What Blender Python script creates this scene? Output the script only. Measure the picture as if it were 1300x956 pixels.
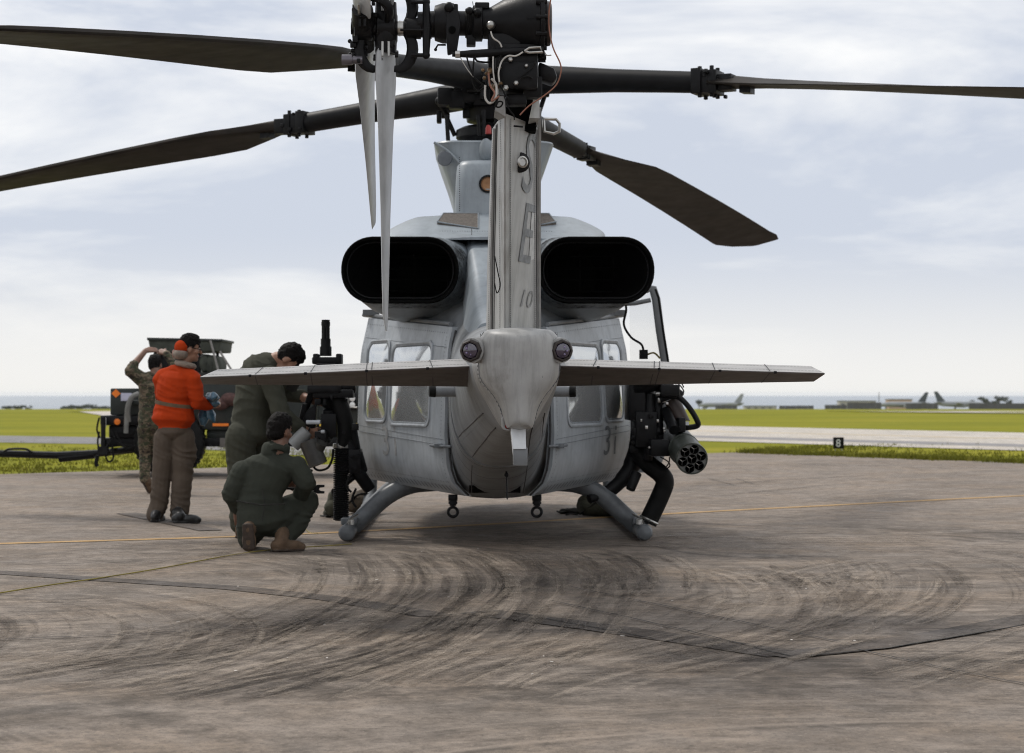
import bpy, bmesh, math, random
import numpy as np
from mathutils import Vector, Matrix, noise as mnoise

random.seed(7)
rng = np.random.default_rng(7)
R = math.radians
for o in list(bpy.data.objects):
    bpy.data.objects.remove(o)
scene = bpy.context.scene
COL = scene.collection

# ------------------------------------------------------------------ camera
EYE = 1.22                      # eye height of a crouching photographer
FPX = 1300 * 70 / 36            # focal length in photo pixels
HOR, PPX, PPY = 500.0, 650.0, 433.5
TILT = math.atan((HOR - PPY) / FPX)
cam_d = bpy.data.cameras.new('camera')
cam_d.lens = 70
cam_d.sensor_width = 36
cam_d.shift_y = -(478 - PPY) / 1300
cam_d.clip_start = 0.1
cam_d.clip_end = 60000
cam_d.dof.use_dof = True
cam_d.dof.focus_distance = 10.6
cam_d.dof.aperture_fstop = 5.0
cam = bpy.data.objects.new('camera', cam_d)
COL.objects.link(cam)
cam.location = (0, 0, EYE)
cam.rotation_euler = (math.pi / 2 + TILT, 0, 0)
scene.camera = cam

# ------------------------------------------------------------------ sky, sun, exposure
SUN_EL, SUN_AZ = R(54), R(-48)      # azimuth from +Y towards +X: high on the left, beyond the aircraft
world = bpy.data.worlds.new('World')
scene.world = world
world.use_nodes = True
wn, wl = world.node_tree.nodes, world.node_tree.links
wn.clear()
def wnode(t, **kw):
    n = wn.new(t)
    for k, v in kw.items():
        setattr(n, k, v)
    return n
wout = wnode('ShaderNodeOutputWorld')
wbg = wnode('ShaderNodeBackground')
wbg.inputs['Strength'].default_value = 0.1
wsky = wnode('ShaderNodeTexSky', sky_type='NISHITA')
wsky.sun_disc = False
wsky.sun_elevation = SUN_EL
wsky.sun_rotation = SUN_AZ
wtc = wnode('ShaderNodeTexCoord')
wsep = wnode('ShaderNodeSeparateXYZ')
wl.new(wtc.outputs['Generated'], wsep.inputs[0])
wmap = wnode('ShaderNodeMapping')
wmap.inputs['Scale'].default_value = (2.4, 2.4, 10.0)
wmap.inputs['Location'].default_value = (3.3, 0.6, 1.9)
wl.new(wtc.outputs['Generated'], wmap.inputs[0])
wno = wnode('ShaderNodeTexNoise')
wno.inputs['Scale'].default_value = 1.25
wno.inputs['Detail'].default_value = 7
wno.inputs['Roughness'].default_value = 0.60
wno.inputs['Distortion'].default_value = 0.35
wl.new(wmap.outputs[0], wno.inputs['Vector'])
wr = wnode('ShaderNodeValToRGB')          # grey-blue cloud base to white cloud
wr.color_ramp.elements[0].position = 0.44
wr.color_ramp.elements[0].color = (0.555, 0.598, 0.69, 1)
wr.color_ramp.elements[1].position = 0.63
wr.color_ramp.elements[1].color = (0.90, 0.90, 0.90, 1)
wel = wnode('ShaderNodeMapRange')         # thinner, whiter cloud higher up
wel.inputs['From Min'].default_value = 0.10
wel.inputs['From Max'].default_value = 0.22
wel.inputs['To Max'].default_value = 0.09
wl.new(wsep.outputs['Z'], wel.inputs['Value'])
wad = wnode('ShaderNodeMath', operation='ADD')
wl.new(wno.outputs[0], wad.inputs[0]); wl.new(wel.outputs[0], wad.inputs[1])
wl.new(wad.outputs[0], wr.inputs[0])
whz = wnode('ShaderNodeMapRange')         # the pale band of thicker air above the horizon
whz.inputs['From Min'].default_value = 0.0
whz.inputs['From Max'].default_value = 0.085
whz.inputs['To Min'].default_value = 1.0
whz.inputs['To Max'].default_value = 0.0
whz.interpolation_type = 'SMOOTHSTEP'
wl.new(wsep.outputs['Z'], whz.inputs['Value'])
wm1 = wnode('ShaderNodeMix', data_type='RGBA')
wl.new(whz.outputs[0], wm1.inputs[0])
wl.new(wr.outputs[0], wm1.inputs[6])
wm1.inputs[7].default_value = (0.82, 0.815, 0.80, 1)
wsc = wnode('ShaderNodeMix', data_type='RGBA', blend_type='MULTIPLY')
wsc.inputs[0].default_value = 1.0
wl.new(wm1.outputs[2], wsc.inputs[6])
wsc.inputs[7].default_value = (10.4, 10.4, 10.4, 1)
wm2 = wnode('ShaderNodeMix', data_type='RGBA')
wm2.inputs[0].default_value = 0.94
wl.new(wsky.outputs[0], wm2.inputs[6])
wl.new(wsc.outputs[2], wm2.inputs[7])
wl.new(wm2.outputs[2], wbg.inputs[0])
wl.new(wbg.outputs[0], wout.inputs[0])

sun_d = bpy.data.lights.new('sun', 'SUN')
sun_d.energy = 2.0
sun_d.angle = R(10)
sun_d.color = (1.0, 0.955, 0.89)
sun = bpy.data.objects.new('sun', sun_d)
COL.objects.link(sun)
sv = Vector((math.sin(SUN_AZ) * math.cos(SUN_EL), math.cos(SUN_AZ) * math.cos(SUN_EL), math.sin(SUN_EL)))
sun.rotation_euler = sv.to_track_quat('Z', 'Y').to_euler()
sun.location = (0, 0, 30)

vs = scene.view_settings
vs.view_transform = 'Standard'
vs.look = 'None'
vs.exposure = 0.12
vs.gamma = 1
vs.use_curve_mapping = False
scene.render.engine = 'CYCLES'
cy = scene.cycles
cy.use_denoising = True
cy.denoiser = 'OPENIMAGEDENOISE'
cy.denoising_input_passes = 'RGB_ALBEDO_NORMAL'
cy.denoising_prefilter = 'NONE'        # keeps rivets and concrete grain
cy.use_adaptive_sampling = True
cy.adaptive_threshold = 0.003
cy.max_bounces = 6
cy.transparent_max_bounces = 96
cy.volume_bounces = 1
cy.sample_clamp_indirect = 2.0
cy.pixel_filter_type = 'BLACKMAN_HARRIS'
cy.filter_width = 1.05
cy.sampling_pattern = 'BLUE_NOISE'
scene.render.resolution_x, scene.render.resolution_y = 1024, 753

# ------------------------------------------------------------------ pixel -> place
FWD = Vector((0, math.cos(TILT), math.sin(TILT)))
UP = Vector((0, -math.sin(TILT), math.cos(TILT)))
def ray(px, py):
    return FWD + Vector(((px - PPX) / FPX, 0, 0)) + UP * ((PPY - py) / FPX)
def wp(px, py, D):
    """world point seen at a pixel, D metres ahead"""
    d = ray(px, py)
    return Vector((0, 0, EYE)) + d * (D / d.y)
def gp(px, py, z=0.0):
    """ground point seen at a pixel"""
    d = ray(px, py)
    return Vector((0, 0, EYE)) + d * ((z - EYE) / d.z)
HEL = Vector((-0.133, 16.4, 0))
YAW = R(1.29)
HM = Matrix.Translation(HEL) @ Matrix.Rotation(YAW, 4, 'Z')
HI = HM.inverted()
def hp(px, py, yl):
    """point in the helicopter's own frame at a pixel, in the cross-section yl"""
    a = HI @ Vector((0, 0, EYE))
    b = HI.to_3x3() @ ray(px, py)
    return a + b * ((yl - a.y) / b.y)

# ------------------------------------------------------------------ materials
MATS = {}
def nt(name):
    m = bpy.data.materials.new(name)
    m.use_nodes = True
    n, l = m.node_tree.nodes, m.node_tree.links
    return m, n, l, n['Principled BSDF']
def mat(name, col, rough=0.6, var=0.25, scale=6.0, bump=0.0, bscale=60.0, metal=0.0, streak=0.0, spec=0.5, dirt=None, coat=0.0, tint=None):
    """plain painted / cloth / metal surface with uneven tone, optional streaks, dirt patches and relief"""
    if name in MATS:
        return MATS[name]
    m, n, l, b = nt(name)
    tc = n.new('ShaderNodeTexCoord')
    def noise(sc, det=5, rgh=0.6, stretch=None):
        t = n.new('ShaderNodeTexNoise')
        t.inputs['Scale'].default_value = sc
        t.inputs['Detail'].default_value = det
        t.inputs['Roughness'].default_value = rgh
        if stretch:
            mp = n.new('ShaderNodeMapping')
            mp.inputs['Scale'].default_value = stretch
            l.new(tc.outputs['Object'], mp.inputs[0])
            l.new(mp.outputs[0], t.inputs['Vector'])
        else:
            l.new(tc.outputs['Object'], t.inputs['Vector'])
        return t
    c = Vector(col)
    lo = tuple(c * (1 - var)) + (1,)
    hi = tuple(min(1, v * (1 + var * 0.8)) for v in col) + (1,)
    rp = n.new('ShaderNodeValToRGB')
    rp.color_ramp.elements[0].position = 0.3
    rp.color_ramp.elements[0].color = lo
    rp.color_ramp.elements[1].position = 0.7
    rp.color_ramp.elements[1].color = hi
    l.new(noise(scale).outputs[0], rp.inputs[0])
    out = rp.outputs[0]
    if streak:
        t = noise(7.0, 6, 0.65, (3.0, 3.0, 0.35))
        mr = n.new('ShaderNodeMapRange')
        mr.inputs['From Min'].default_value = 0.46
        mr.inputs['From Max'].default_value = 0.72
        mr.inputs['To Max'].default_value = streak
        l.new(t.outputs[0], mr.inputs[0])
        mx = n.new('ShaderNodeMix')
        mx.data_type = 'RGBA'
        l.new(mr.outputs[0], mx.inputs[0])
        l.new(out, mx.inputs[6])
        mx.inputs[7].default_value = tuple(c * 0.42) + (1,)
        out = mx.outputs[2]
    if dirt:
        t = noise(2.3, 8, 0.7)
        mr = n.new('ShaderNodeMapRange')
        mr.inputs['From Min'].default_value = 0.52
        mr.inputs['From Max'].default_value = 0.70
        mr.inputs['To Max'].default_value = dirt[3]
        l.new(t.outputs[0], mr.inputs[0])
        mx = n.new('ShaderNodeMix')
        mx.data_type = 'RGBA'
        l.new(mr.outputs[0], mx.inputs[0])
        l.new(out, mx.inputs[6])
        mx.inputs[7].default_value = tuple(dirt[:3]) + (1,)
        out = mx.outputs[2]
    l.new(out, b.inputs['Base Color'])
    rr = n.new('ShaderNodeMapRange')
    rr.inputs['To Min'].default_value = max(0.02, rough - 0.12)
    rr.inputs['To Max'].default_value = min(1, rough + 0.12)
    l.new(noise(scale * 2.3).outputs[0], rr.inputs[0])
    l.new(rr.outputs[0], b.inputs['Roughness'])
    b.inputs['Metallic'].default_value = metal
    b.inputs['Specular IOR Level'].default_value = spec
    b.inputs['Coat Weight'].default_value = coat
    if bump:
        bn = n.new('ShaderNodeBump')
        bn.inputs['Strength'].default_value = min(1, bump)
        bn.inputs['Distance'].default_value = 0.01
        l.new(noise(bscale, 4).outputs[0], bn.inputs['Height'])
        l.new(bn.outputs[0], b.inputs['Normal'])
    MATS[name] = m
    return m

PAINT = mat('grey aircraft paint', (0.172, 0.182, 0.192), 0.44, 0.28, 3.0, 0.05, 40, streak=0.30, dirt=(0.10, 0.095, 0.09, 0.35))
PAINT_TOP = mat('bluish grey cowling paint', (0.27, 0.305, 0.335), 0.40, 0.18, 2.6, 0.05, 35, streak=0.34, dirt=(0.14, 0.15, 0.16, 0.35))
PAINT_TAIL = mat('worn light grey tail paint', (0.335, 0.335, 0.33), 0.42, 0.2, 4.0, 0.05, 40, streak=0.55, dirt=(0.13, 0.105, 0.085, 0.6))
PAINT_STOP = mat('worn stabilizer top paint with painted light', (0.34, 0.33, 0.32), 0.42, 0.2, 6.0, 0.04, 40, streak=0.3, dirt=(0.18, 0.155, 0.13, 0.45))  # paler tone paints in the sky light on the stabilizer's top
PAINT_STLO = mat('brown grey lower skin with painted shade', (0.088, 0.074, 0.065), 0.55, 0.25, 6.0, 0.04, 40, streak=0.2, spec=0.25)  # dark tone paints in the shade under the stabilizer
PAINT_SKID = mat('scuffed dark grey skid paint', (0.115, 0.125, 0.135), 0.45, 0.35, 8.0, 0.06, 40, dirt=(0.05, 0.05, 0.05, 0.5))
PAINT_DOOR = mat('bluish grey door paint', (0.335, 0.36, 0.385), 0.38, 0.16, 5.0, 0.06, 30, streak=0.42, dirt=(0.14, 0.145, 0.15, 0.45))
SOOT_SHADE = mat('black soot and painted opening shade', (0.0028, 0.0028, 0.0028), 0.8, 0.4, 4, spec=0.05)  # exhaust soot, also the painted dark of openings
BLACK = mat('black anodised metal', (0.009, 0.009, 0.010), 0.40, 0.4, 14, 0.08, 120, spec=0.16)
BLACK2 = mat('matt black rubber', (0.008, 0.008, 0.008), 0.6, 0.35, 12, 0.15, 150, spec=0.15)
BLADE = mat('dark olive blade paint', (0.022, 0.0175, 0.014), 0.55, 0.45, 2.2, 0.03, 30, dirt=(0.010, 0.0085, 0.007, 0.8), spec=0.14)
BLADE_GREY = mat('pale grey tail blade paint', (0.37, 0.38, 0.39), 0.36, 0.15, 6, 0.03, 50, streak=0.25)
STEEL = mat('bare steel', (0.45, 0.44, 0.42), 0.32, 0.3, 20, metal=0.9)
COPPER = mat('heat stained copper duct', (0.30, 0.16, 0.08), 0.4, 0.4, 12, metal=0.6)
SEAM = mat('dark panel joint', (0.035, 0.035, 0.037), 0.7, 0.3, 20)
MARK = mat('faded dark grey stencil paint', (0.13, 0.142, 0.155), 0.6, 0.35, 25)
MARK_F = mat('very faded stencil paint', (0.27, 0.272, 0.272), 0.6, 0.35, 25)
WHITE = mat('white paint', (0.62, 0.64, 0.66), 0.45, 0.12, 14)
RED = mat('red paint', (0.35, 0.03, 0.025), 0.4, 0.2, 10)
LENS = mat('dark violet lens', (0.03, 0.02, 0.05), 0.06, 0.3, 10, spec=0.9, coat=1)
MESHV = mat('brown vent mesh', (0.085, 0.07, 0.058), 0.7, 0.5, 40, 0.6, 160)
POD = mat('dark olive pod paint', (0.045, 0.052, 0.043), 0.45, 0.3, 9, 0.05, 50)
WIRE_W = mat('white wire', (0.5, 0.48, 0.45), 0.5, 0.15)
WIRE_O = mat('orange pink wire', (0.26, 0.11, 0.07), 0.5, 0.2)
ORANGE = mat('orange reflector', (0.85, 0.20, 0.01), 0.5, 0.1, 12)
YELLOW = mat('yellow marking', (0.75, 0.50, 0.05), 0.6, 0.2, 12)
GREEN_T = mat('dark green trailer paint', (0.012, 0.018, 0.016), 0.6, 0.35, 5, 0.05, 40, dirt=(0.04, 0.037, 0.03, 0.5))
GREEN_O = mat('olive canvas', (0.05, 0.056, 0.045), 0.85, 0.4, 9, 0.5, 60)
BAG = mat('olive green bag cloth', (0.055, 0.055, 0.036), 0.9, 0.45, 14, 0.6, 50)
BAG_D = mat('dark bag cloth', (0.022, 0.021, 0.018), 0.9, 0.4, 14, 0.6, 50)

# glass of the windows: thin dark tinted pane with a clear mirror of the sky
m, n, l, b = nt('cabin glazing')
b.inputs['Base Color'].default_value = (0.66, 0.68, 0.69, 1)
b.inputs['Metallic'].default_value = 0.72
tc = n.new('ShaderNodeTexCoord'); tx = n.new('ShaderNodeTexNoise'); tx.inputs['Scale'].default_value = 3.5
bn = n.new('ShaderNodeBump'); bn.inputs['Strength'].default_value = 0.12; bn.inputs['Distance'].default_value = 0.05
l.new(tc.outputs['Object'], tx.inputs['Vector']); l.new(tx.outputs[0], bn.inputs['Height']); l.new(bn.outputs[0], b.inputs['Normal'])
b.inputs['Roughness'].default_value = 0.13
GLASS = m
m, n, l, b = nt('clear pane')
b.inputs['Base Color'].default_value = (0.9, 0.92, 0.92, 1)
b.inputs['Roughness'].default_value = 0.03
b.inputs['Alpha'].default_value = 0.10
CLEAR = m

# ------------------------------------------------------------------ mesh helpers
class MB:
    def __init__(self):
        self.v, self.f, self.m = [], [], []
        self.mi = 0
    def add(self, vs, fs):
        k = len(self.v)
        self.v += [tuple(p) for p in vs]
        for f in fs:
            self.f.append([k + i for i in f])
            self.m.append(self.mi)
        return self
    def box(self, c, s, rot=None):
        c = Vector(c); h = Vector(s) / 2
        vs = []
        for z in (-1, 1):
            for y in (-1, 1):
                for x in (-1, 1):
                    p = Vector((x * h.x, y * h.y, z * h.z))
                    if rot is not None:
                        p = rot @ p
                    vs.append(c + p)
        return self.add(vs, [(0, 2, 3, 1), (4, 5, 7, 6), (0, 1, 5, 4), (2, 6, 7, 3), (0, 4, 6, 2), (1, 3, 7, 5)])
    def bbox(self, a, b):
        a, b = Vector(a), Vector(b)
        return self.box((a + b) / 2, [abs(x) for x in (b - a)])
    def loft(self, rings, cap0=True, cap1=True, closed=True):
        n = len(rings[0]); fs = []; vs = []
        for r_ in rings:
            vs += list(r_)
        for i in range(len(rings) - 1):
            for j in range(n if closed else n - 1):
                k = (j + 1) % n
                fs.append((i * n + j, i * n + k, (i + 1) * n + k, (i + 1) * n + j))
        if cap0: fs.append(tuple(range(n - 1, -1, -1)))
        if cap1: fs.append(tuple((len(rings) - 1) * n + j for j in range(n)))
        return self.add(vs, fs)
    def tube(self, pts, r, seg=10, cap=True, oval=None):
        pts = [Vector(p) for p in pts]
        if not hasattr(r, '__len__'): r = [r] * len(pts)
        rings = []; ref = None
        for i, p in enumerate(pts):
            t = (pts[min(i + 1, len(pts) - 1)] - pts[max(i - 1, 0)]).normalized()
            if ref is None:
                ref = Vector((0, 0, 1)) if abs(t.z) < 0.9 else Vector((1, 0, 0))
            a = t.cross(ref).normalized(); bb = a.cross(t).normalized(); ref = bb
            ov = oval or (1, 1)
            rings.append([p + a * (math.cos(q) * r[i] * ov[0]) + bb * (math.sin(q) * r[i] * ov[1]) for q in [2 * math.pi * j / seg for j in range(seg)]])
        return self.loft(rings, cap, cap)
    def cyl(self, a, b, r0, r1=None, seg=20, cap=True):
        return self.tube([a, b], [r0, r0 if r1 is None else r1], seg, cap)
    def lathe(self, o, axis, prof, seg=24, cap=True):
        """prof: (distance along axis, radius)"""
        o = Vector(o); axis = Vector(axis).normalized()
        ref = Vector((0, 0, 1)) if abs(axis.z) < 0.9 else Vector((1, 0, 0))
        a = axis.cross(ref).normalized(); bb = a.cross(axis)
        rings = [[o + axis * d + (a * math.cos(q) + bb * math.sin(q)) * max(r_, 1e-4) for q in [2 * math.pi * j / seg for j in range(seg)]] for d, r_ in prof]
        return self.loft(rings, cap, cap)
    def ball(self, c, r, seg=14, rings=8):
        c = Vector(c)
        if not hasattr(r, '__len__'): r = (r, r, r)
        rs = []
        for i in range(rings + 1):
            th = math.pi * (0.02 + 0.96 * i / rings)
            rs.append([c + Vector((r[0] * math.sin(th) * math.cos(2 * math.pi * j / seg), r[1] * math.sin(th) * math.sin(2 * math.pi * j / seg), r[2] * math.cos(th))) for j in range(seg)])
        return self.loft(rs)
    def torus(self, c, axis, R0, r, seg=24, s2=8, a0=0, a1=2 * math.pi):
        c = Vector(c); axis = Vector(axis).normalized()
        ref = Vector((0, 0, 1)) if abs(axis.z) < 0.9 else Vector((1, 0, 0))
        a = axis.cross(ref).normalized(); bb = a.cross(axis)
        full = abs(a1 - a0 - 2 * math.pi) < 1e-6
        rings = []
        for i in range(seg + 1):
            q = a0 + (a1 - a0) * i / seg
            d = a * math.cos(q) + bb * math.sin(q)
            rings.append([c + d * (R0 + r * math.cos(s)) + axis * (r * math.sin(s)) for s in [2 * math.pi * j / s2 for j in range(s2)]])
        return self.loft(rings, not full, not full)
    def prism(self, pts, off):
        pts = [Vector(p) for p in pts]; off = Vector(off)
        return self.loft([pts, [p + off for p in pts]])
    def build(self, name, mats, parent=None, sharp=35, bevel=0.0, kind=None, label=None, bseg=2):
        me = bpy.data.meshes.new(name)
        me.from_pydata(self.v, [], self.f)
        bm = bmesh.new(); bm.from_mesh(me)
        bmesh.ops.recalc_face_normals(bm, faces=bm.faces[:])
        if bevel:
            es = [e for e in bm.edges if len(e.link_faces) == 2 and e.calc_face_angle(0) > R(30)]
            bmesh.ops.bevel(bm, geom=es, offset=bevel, segments=bseg, affect='EDGES', clamp_overlap=True, profile=0.5)
        for f in bm.faces: f.smooth = True
        bm.to_mesh(me); bm.free()
        if not isinstance(mats, (list, tuple)): mats = [mats]
        for x in mats: me.materials.append(x)
        if len(mats) > 1 and not bevel:
            me.polygons.foreach_set('material_index', self.m)
        me.set_sharp_from_angle(angle=R(sharp))
        o = bpy.data.objects.new(name, me)
        COL.objects.link(o)
        if parent: o.parent = parent
        if kind: o['kind'] = kind
        if label: o['label'] = label
        return o
def tag(o, label, cat, group=None):
    o['label'] = label; o['category'] = cat
    if group: o['group'] = group
    return o
def empty(name, loc, rz=0):
    o = bpy.data.objects.new(name, None)
    COL.objects.link(o)
    o.location = loc; o.rotation_euler = (0, 0, rz); o.empty_display_size = 0.2
    return o
def smooth_path(pts, n=6):
    """Catmull-Rom through the points"""
    P = [Vector(p) for p in pts]; out = []
    for i in range(len(P) - 1):
        a, b, c, d = P[max(i - 1, 0)], P[i], P[i + 1], P[min(i + 2, len(P) - 1)]
        for k in range(n):
            t = k / n
            out.append(0.5 * ((2 * b) + (c - a) * t + (2 * a - 5 * b + 4 * c - d) * t * t + (3 * b - a - 3 * c + d) * t ** 3))
    return out + [P[-1]]
def lerp_tab(x, tab):
    if x <= tab[0][0]: return tab[0][1]
    for (a, va), (b, vb) in zip(tab, tab[1:]):
        if x <= b:
            return va + (vb - va) * (x - a) / (b - a)
    return tab[-1][1]
def rounded(w, h, r, n=6):
    """rounded rectangle outline, centred, counter-clockwise"""
    pts = []
    for cx, cy, a0 in ((w / 2 - r, h / 2 - r, 0), (-w / 2 + r, h / 2 - r, 90), (-w / 2 + r, -h / 2 + r, 180), (w / 2 - r, -h / 2 + r, 270)):
        for i in range(n + 1):
            a = R(a0 + 90 * i / n)
            pts.append((cx + r * math.cos(a), cy + r * math.sin(a)))
    return pts
def glyphs(s):
    """flat triangulated lettering, cap height 1, starting at x = 0"""
    cu = bpy.data.curves.new('txt', 'FONT'); cu.body = s; cu.size = 1.0; cu.resolution_u = 3
    ob = bpy.data.objects.new('txt', cu); COL.objects.link(ob)
    dg = bpy.context.evaluated_depsgraph_get(); dg.update()
    me = ob.evaluated_get(dg).to_mesh()
    vs = [(v.co.x, v.co.y) for v in me.vertices]; fs = [tuple(p.vertices) for p in me.polygons]
    ob.evaluated_get(dg).to_mesh_clear()
    bpy.data.objects.remove(ob); bpy.data.curves.remove(cu)
    x0 = min(v[0] for v in vs); y0 = min(v[1] for v in vs); h = max(v[1] for v in vs) - y0
    return [((x - x0) / h, (y - y0) / h) for x, y in vs], fs
def bilin(q, u, v):
    a, b, c, d = [Vector(p) for p in q]
    return (a * (1 - u) + b * u) * (1 - v) + (d * (1 - u) + c * u) * v
def dot(mb, p, nrm, r):
    nrm = Vector(nrm).normalized(); p = Vector(p) + nrm * 0.0015
    ref = Vector((0, 0, 1)) if abs(nrm.z) < 0.9 else Vector((1, 0, 0))
    a = nrm.cross(ref).normalized(); b_ = a.cross(nrm)
    mb.add([p + (a * math.cos(q) + b_ * math.sin(q)) * r for q in [math.pi / 3 * i for i in range(6)]], [(0, 1, 2, 3, 4, 5)])
# ================================================================== THE SETTING
def zg(y):
    """the airfield is level, then falls away gently towards the coast"""
    return 0.0 if y < 120 else -0.0074 * (y - 120) * min(1, (y - 120) / 60)

def ramp_node(n, stops):
    r_ = n.new('ShaderNodeValToRGB')
    e = r_.color_ramp.elements
    e[0].position, e[0].color = stops[0][0], tuple(stops[0][1]) + (1,)
    e[1].position, e[1].color = stops[-1][0], tuple(stops[-1][1]) + (1,)
    for p, c in stops[1:-1]:
        x = e.new(p); x.color = tuple(c) + (1,)
    return r_
def mixc(n, l, fac, a, b_, mode='MIX'):
    mx = n.new('ShaderNodeMix'); mx.data_type = 'RGBA'; mx.blend_type = mode
    for s, x in ((0, fac), (6, a), (7, b_)):
        if hasattr(x, 'default_value') or hasattr(x, 'is_output'):
            l.new(x, mx.inputs[s])
        elif s == 0:
            mx.inputs[0].default_value = x
        else:
            mx.inputs[s].default_value = tuple(x) + (1,)
    return mx.outputs[2]
def nz(n, l, vec, sc, det=6, rgh=0.6, dist=0.0, stretch=None, rot=0.0, loc=(0, 0, 0)):
    t = n.new('ShaderNodeTexNoise')
    t.inputs['Scale'].default_value = sc; t.inputs['Detail'].default_value = det
    t.inputs['Roughness'].default_value = rgh; t.inputs['Distortion'].default_value = dist
    if stretch:
        mp = n.new('ShaderNodeMapping'); mp.inputs['Scale'].default_value = stretch
        mp.inputs['Rotation'].default_value = (0, 0, rot); mp.inputs['Location'].default_value = loc
        l.new(vec, mp.inputs[0]); l.new(mp.outputs[0], t.inputs['Vector'])
    else:
        l.new(vec, t.inputs['Vector'])
    return t.outputs[0]
def mrange(n, l, x, a, b_, c=0.0, d=1.0):
    r_ = n.new('ShaderNodeMapRange')
    for k, v in zip(('From Min', 'From Max', 'To Min', 'To Max'), (a, b_, c, d)):
        r_.inputs[k].default_value = v
    l.new(x, r_.inputs[0]); return r_.outputs[0]
def mul(n, l, a, b_):
    r_ = n.new('ShaderNodeMath'); r_.operation = 'MULTIPLY'
    for i, x in enumerate((a, b_)):
        if hasattr(x, 'is_output'): l.new(x, r_.inputs[i])
        else: r_.inputs[i].default_value = x
    return r_.outputs[0]

# concrete of the apron: mottled, rubbed by tyres in long arcs, pitted
def concrete(name, tone, marks=True):
    m, n, l, b = nt(name)
    tc = n.new('ShaderNodeTexCoord').outputs['Object']
    t = Vector(tone)
    rp = ramp_node(n, [(0.32, t * 0.62), (0.5, t), (0.68, t * 1.32)])
    l.new(nz(n, l, tc, 0.55, 9, 0.68, 0.4), rp.inputs[0])
    col = rp.outputs[0]
    warm = Vector((t.x * 1.12, t.y * .98, t.z * .80))
    col = mixc(n, l, mrange(n, l, nz(n, l, tc, 0.9, 6, 0.65, 0.3, (1, 1, 1), 0, (5, 2, 0)), 0.45, 0.68, 0.0, 0.6), col, warm * 1.15)
    # medium and fine mottling, pits
    col = mixc(n, l, mrange(n, l, nz(n, l, tc, 6, 9, 0.78), 0.42, 0.64, 0.0, 0.8), col, t * 0.50)
    col = mixc(n, l, mrange(n, l, nz(n, l, tc, 22, 6, 0.75), 0.50, 0.66, 0.0, 0.75), col, t * 0.38)
    col = mixc(n, l, mrange(n, l, nz(n, l, tc, 60, 3, 0.7), 0.56, 0.70, 0.0, 0.8), col, t * 0.25)
    col = mixc(n, l, mrange(n, l, nz(n, l, tc, 45, 3, 0.7, 0, (1, 1, 1), 0, (7, 7, 0)), 0.60, 0.72, 0.0, 0.6), col, t * 1.9)
    # pale chalky rubs
    col = mixc(n, l, mrange(n, l, nz(n, l, tc, 1.6, 9, 0.78, 0.5, (1, 2.2, 1), 0.5), 0.53, 0.68, 0.0, 0.55), col, t * 1.7)
    if marks:
        # tyre arcs: rings about the points the wheels turned round, broken up by noise
        for (cx, cy, rlo, rhi, k, seedy) in ((-3.0, 13.2, 0.9, 5.6, 0.85, 1.0), (2.6, 16.2, 0.8, 5.0, 0.85, 5.0), (-7.5, 4.0, 2.0, 8.5, 0.8, 9.0), (9.5, 9.0, 1.0, 7.0, 0.75, 14.0), (1.5, 4.5, 2.5, 7.5, 0.8, 21.0)):
            mp = n.new('ShaderNodeMapping'); mp.inputs['Location'].default_value = (-cx, -cy, 0)
            l.new(tc, mp.inputs[0])
            wob = n.new('ShaderNodeTexNoise'); wob.inputs['Scale'].default_value = 0.5; l.new(tc, wob.inputs['Vector'])
            ln = n.new('ShaderNodeVectorMath'); ln.operation = 'LENGTH'; l.new(mp.outputs[0], ln.inputs[0])
            ad_ = n.new('ShaderNodeMath'); ad_.operation = 'MULTIPLY_ADD'; l.new(wob.outputs[0], ad_.inputs[0]); ad_.inputs[1].default_value = 0.5; l.new(ln.outputs['Value'], ad_.inputs[2])
            cv = n.new('ShaderNodeCombineXYZ'); l.new(ad_.outputs[0], cv.inputs[0]); cv.inputs[1].default_value = seedy
            inr = mul(n, l, mrange(n, l, ad_.outputs[0], rlo, rlo + .5), mrange(n, l, ad_.outputs[0], rhi, rhi - 1.2))
            msk = mul(n, l, inr, mrange(n, l, nz(n, l, tc, 0.40, 4, 0.6, 0.3, (1, 1, 1), 0, (seedy, seedy * 2, 0)), 0.45, 0.58))
            brk = mrange(n, l, nz(n, l, tc, 3.0, 7, 0.75), 0.38, 0.58, 0.15, 1)
            for sc, a_, b_, kk in ((1.5, .48, .62, .7), (7.0, .50, .64, 1.0), (18.0, .52, .66, .8)):
                st = nz(n, l, cv.outputs[0], sc, 2, 0.5)
                col = mixc(n, l, mul(n, l, mul(n, l, mrange(n, l, st, a_, b_, 0, k * kk), msk), brk), col, t * 0.26)
            st = nz(n, l, cv.outputs[0], 5.0, 3, 0.6, 0, (1, 1, 1), 0, (3, 3, 3))
            col = mixc(n, l, mul(n, l, mul(n, l, mrange(n, l, st, .56, .68, 0, .5), inr), brk), col, t * 1.75)
    l.new(col, b.inputs['Base Color'])
    l.new(mrange(n, l, nz(n, l, tc, 3, 6), 0.3, 0.7, 0.55, 0.9), b.inputs['Roughness'])
    b.inputs['Specular IOR Level'].default_value = 0.2
    bn = n.new('ShaderNodeBump'); bn.inputs['Strength'].default_value = 0.8; bn.inputs['Distance'].default_value = 0.012
    l.new(nz(n, l, tc, 28, 8, 0.75), bn.inputs['Height']); l.new(bn.outputs[0], b.inputs['Normal'])
    return m
CONC = concrete('worn brownish concrete', (0.236, 0.196, 0.162))
CONC_FAR = concrete('pale airfield concrete', (0.54, 0.50, 0.45), False)  # pale base tone of taxiway and runways
ROADM = concrete('grey service road asphalt', (0.22, 0.215, 0.215), False)
TAR = concrete('dark resurfaced strip', (0.118, 0.100, 0.087), False)
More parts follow.
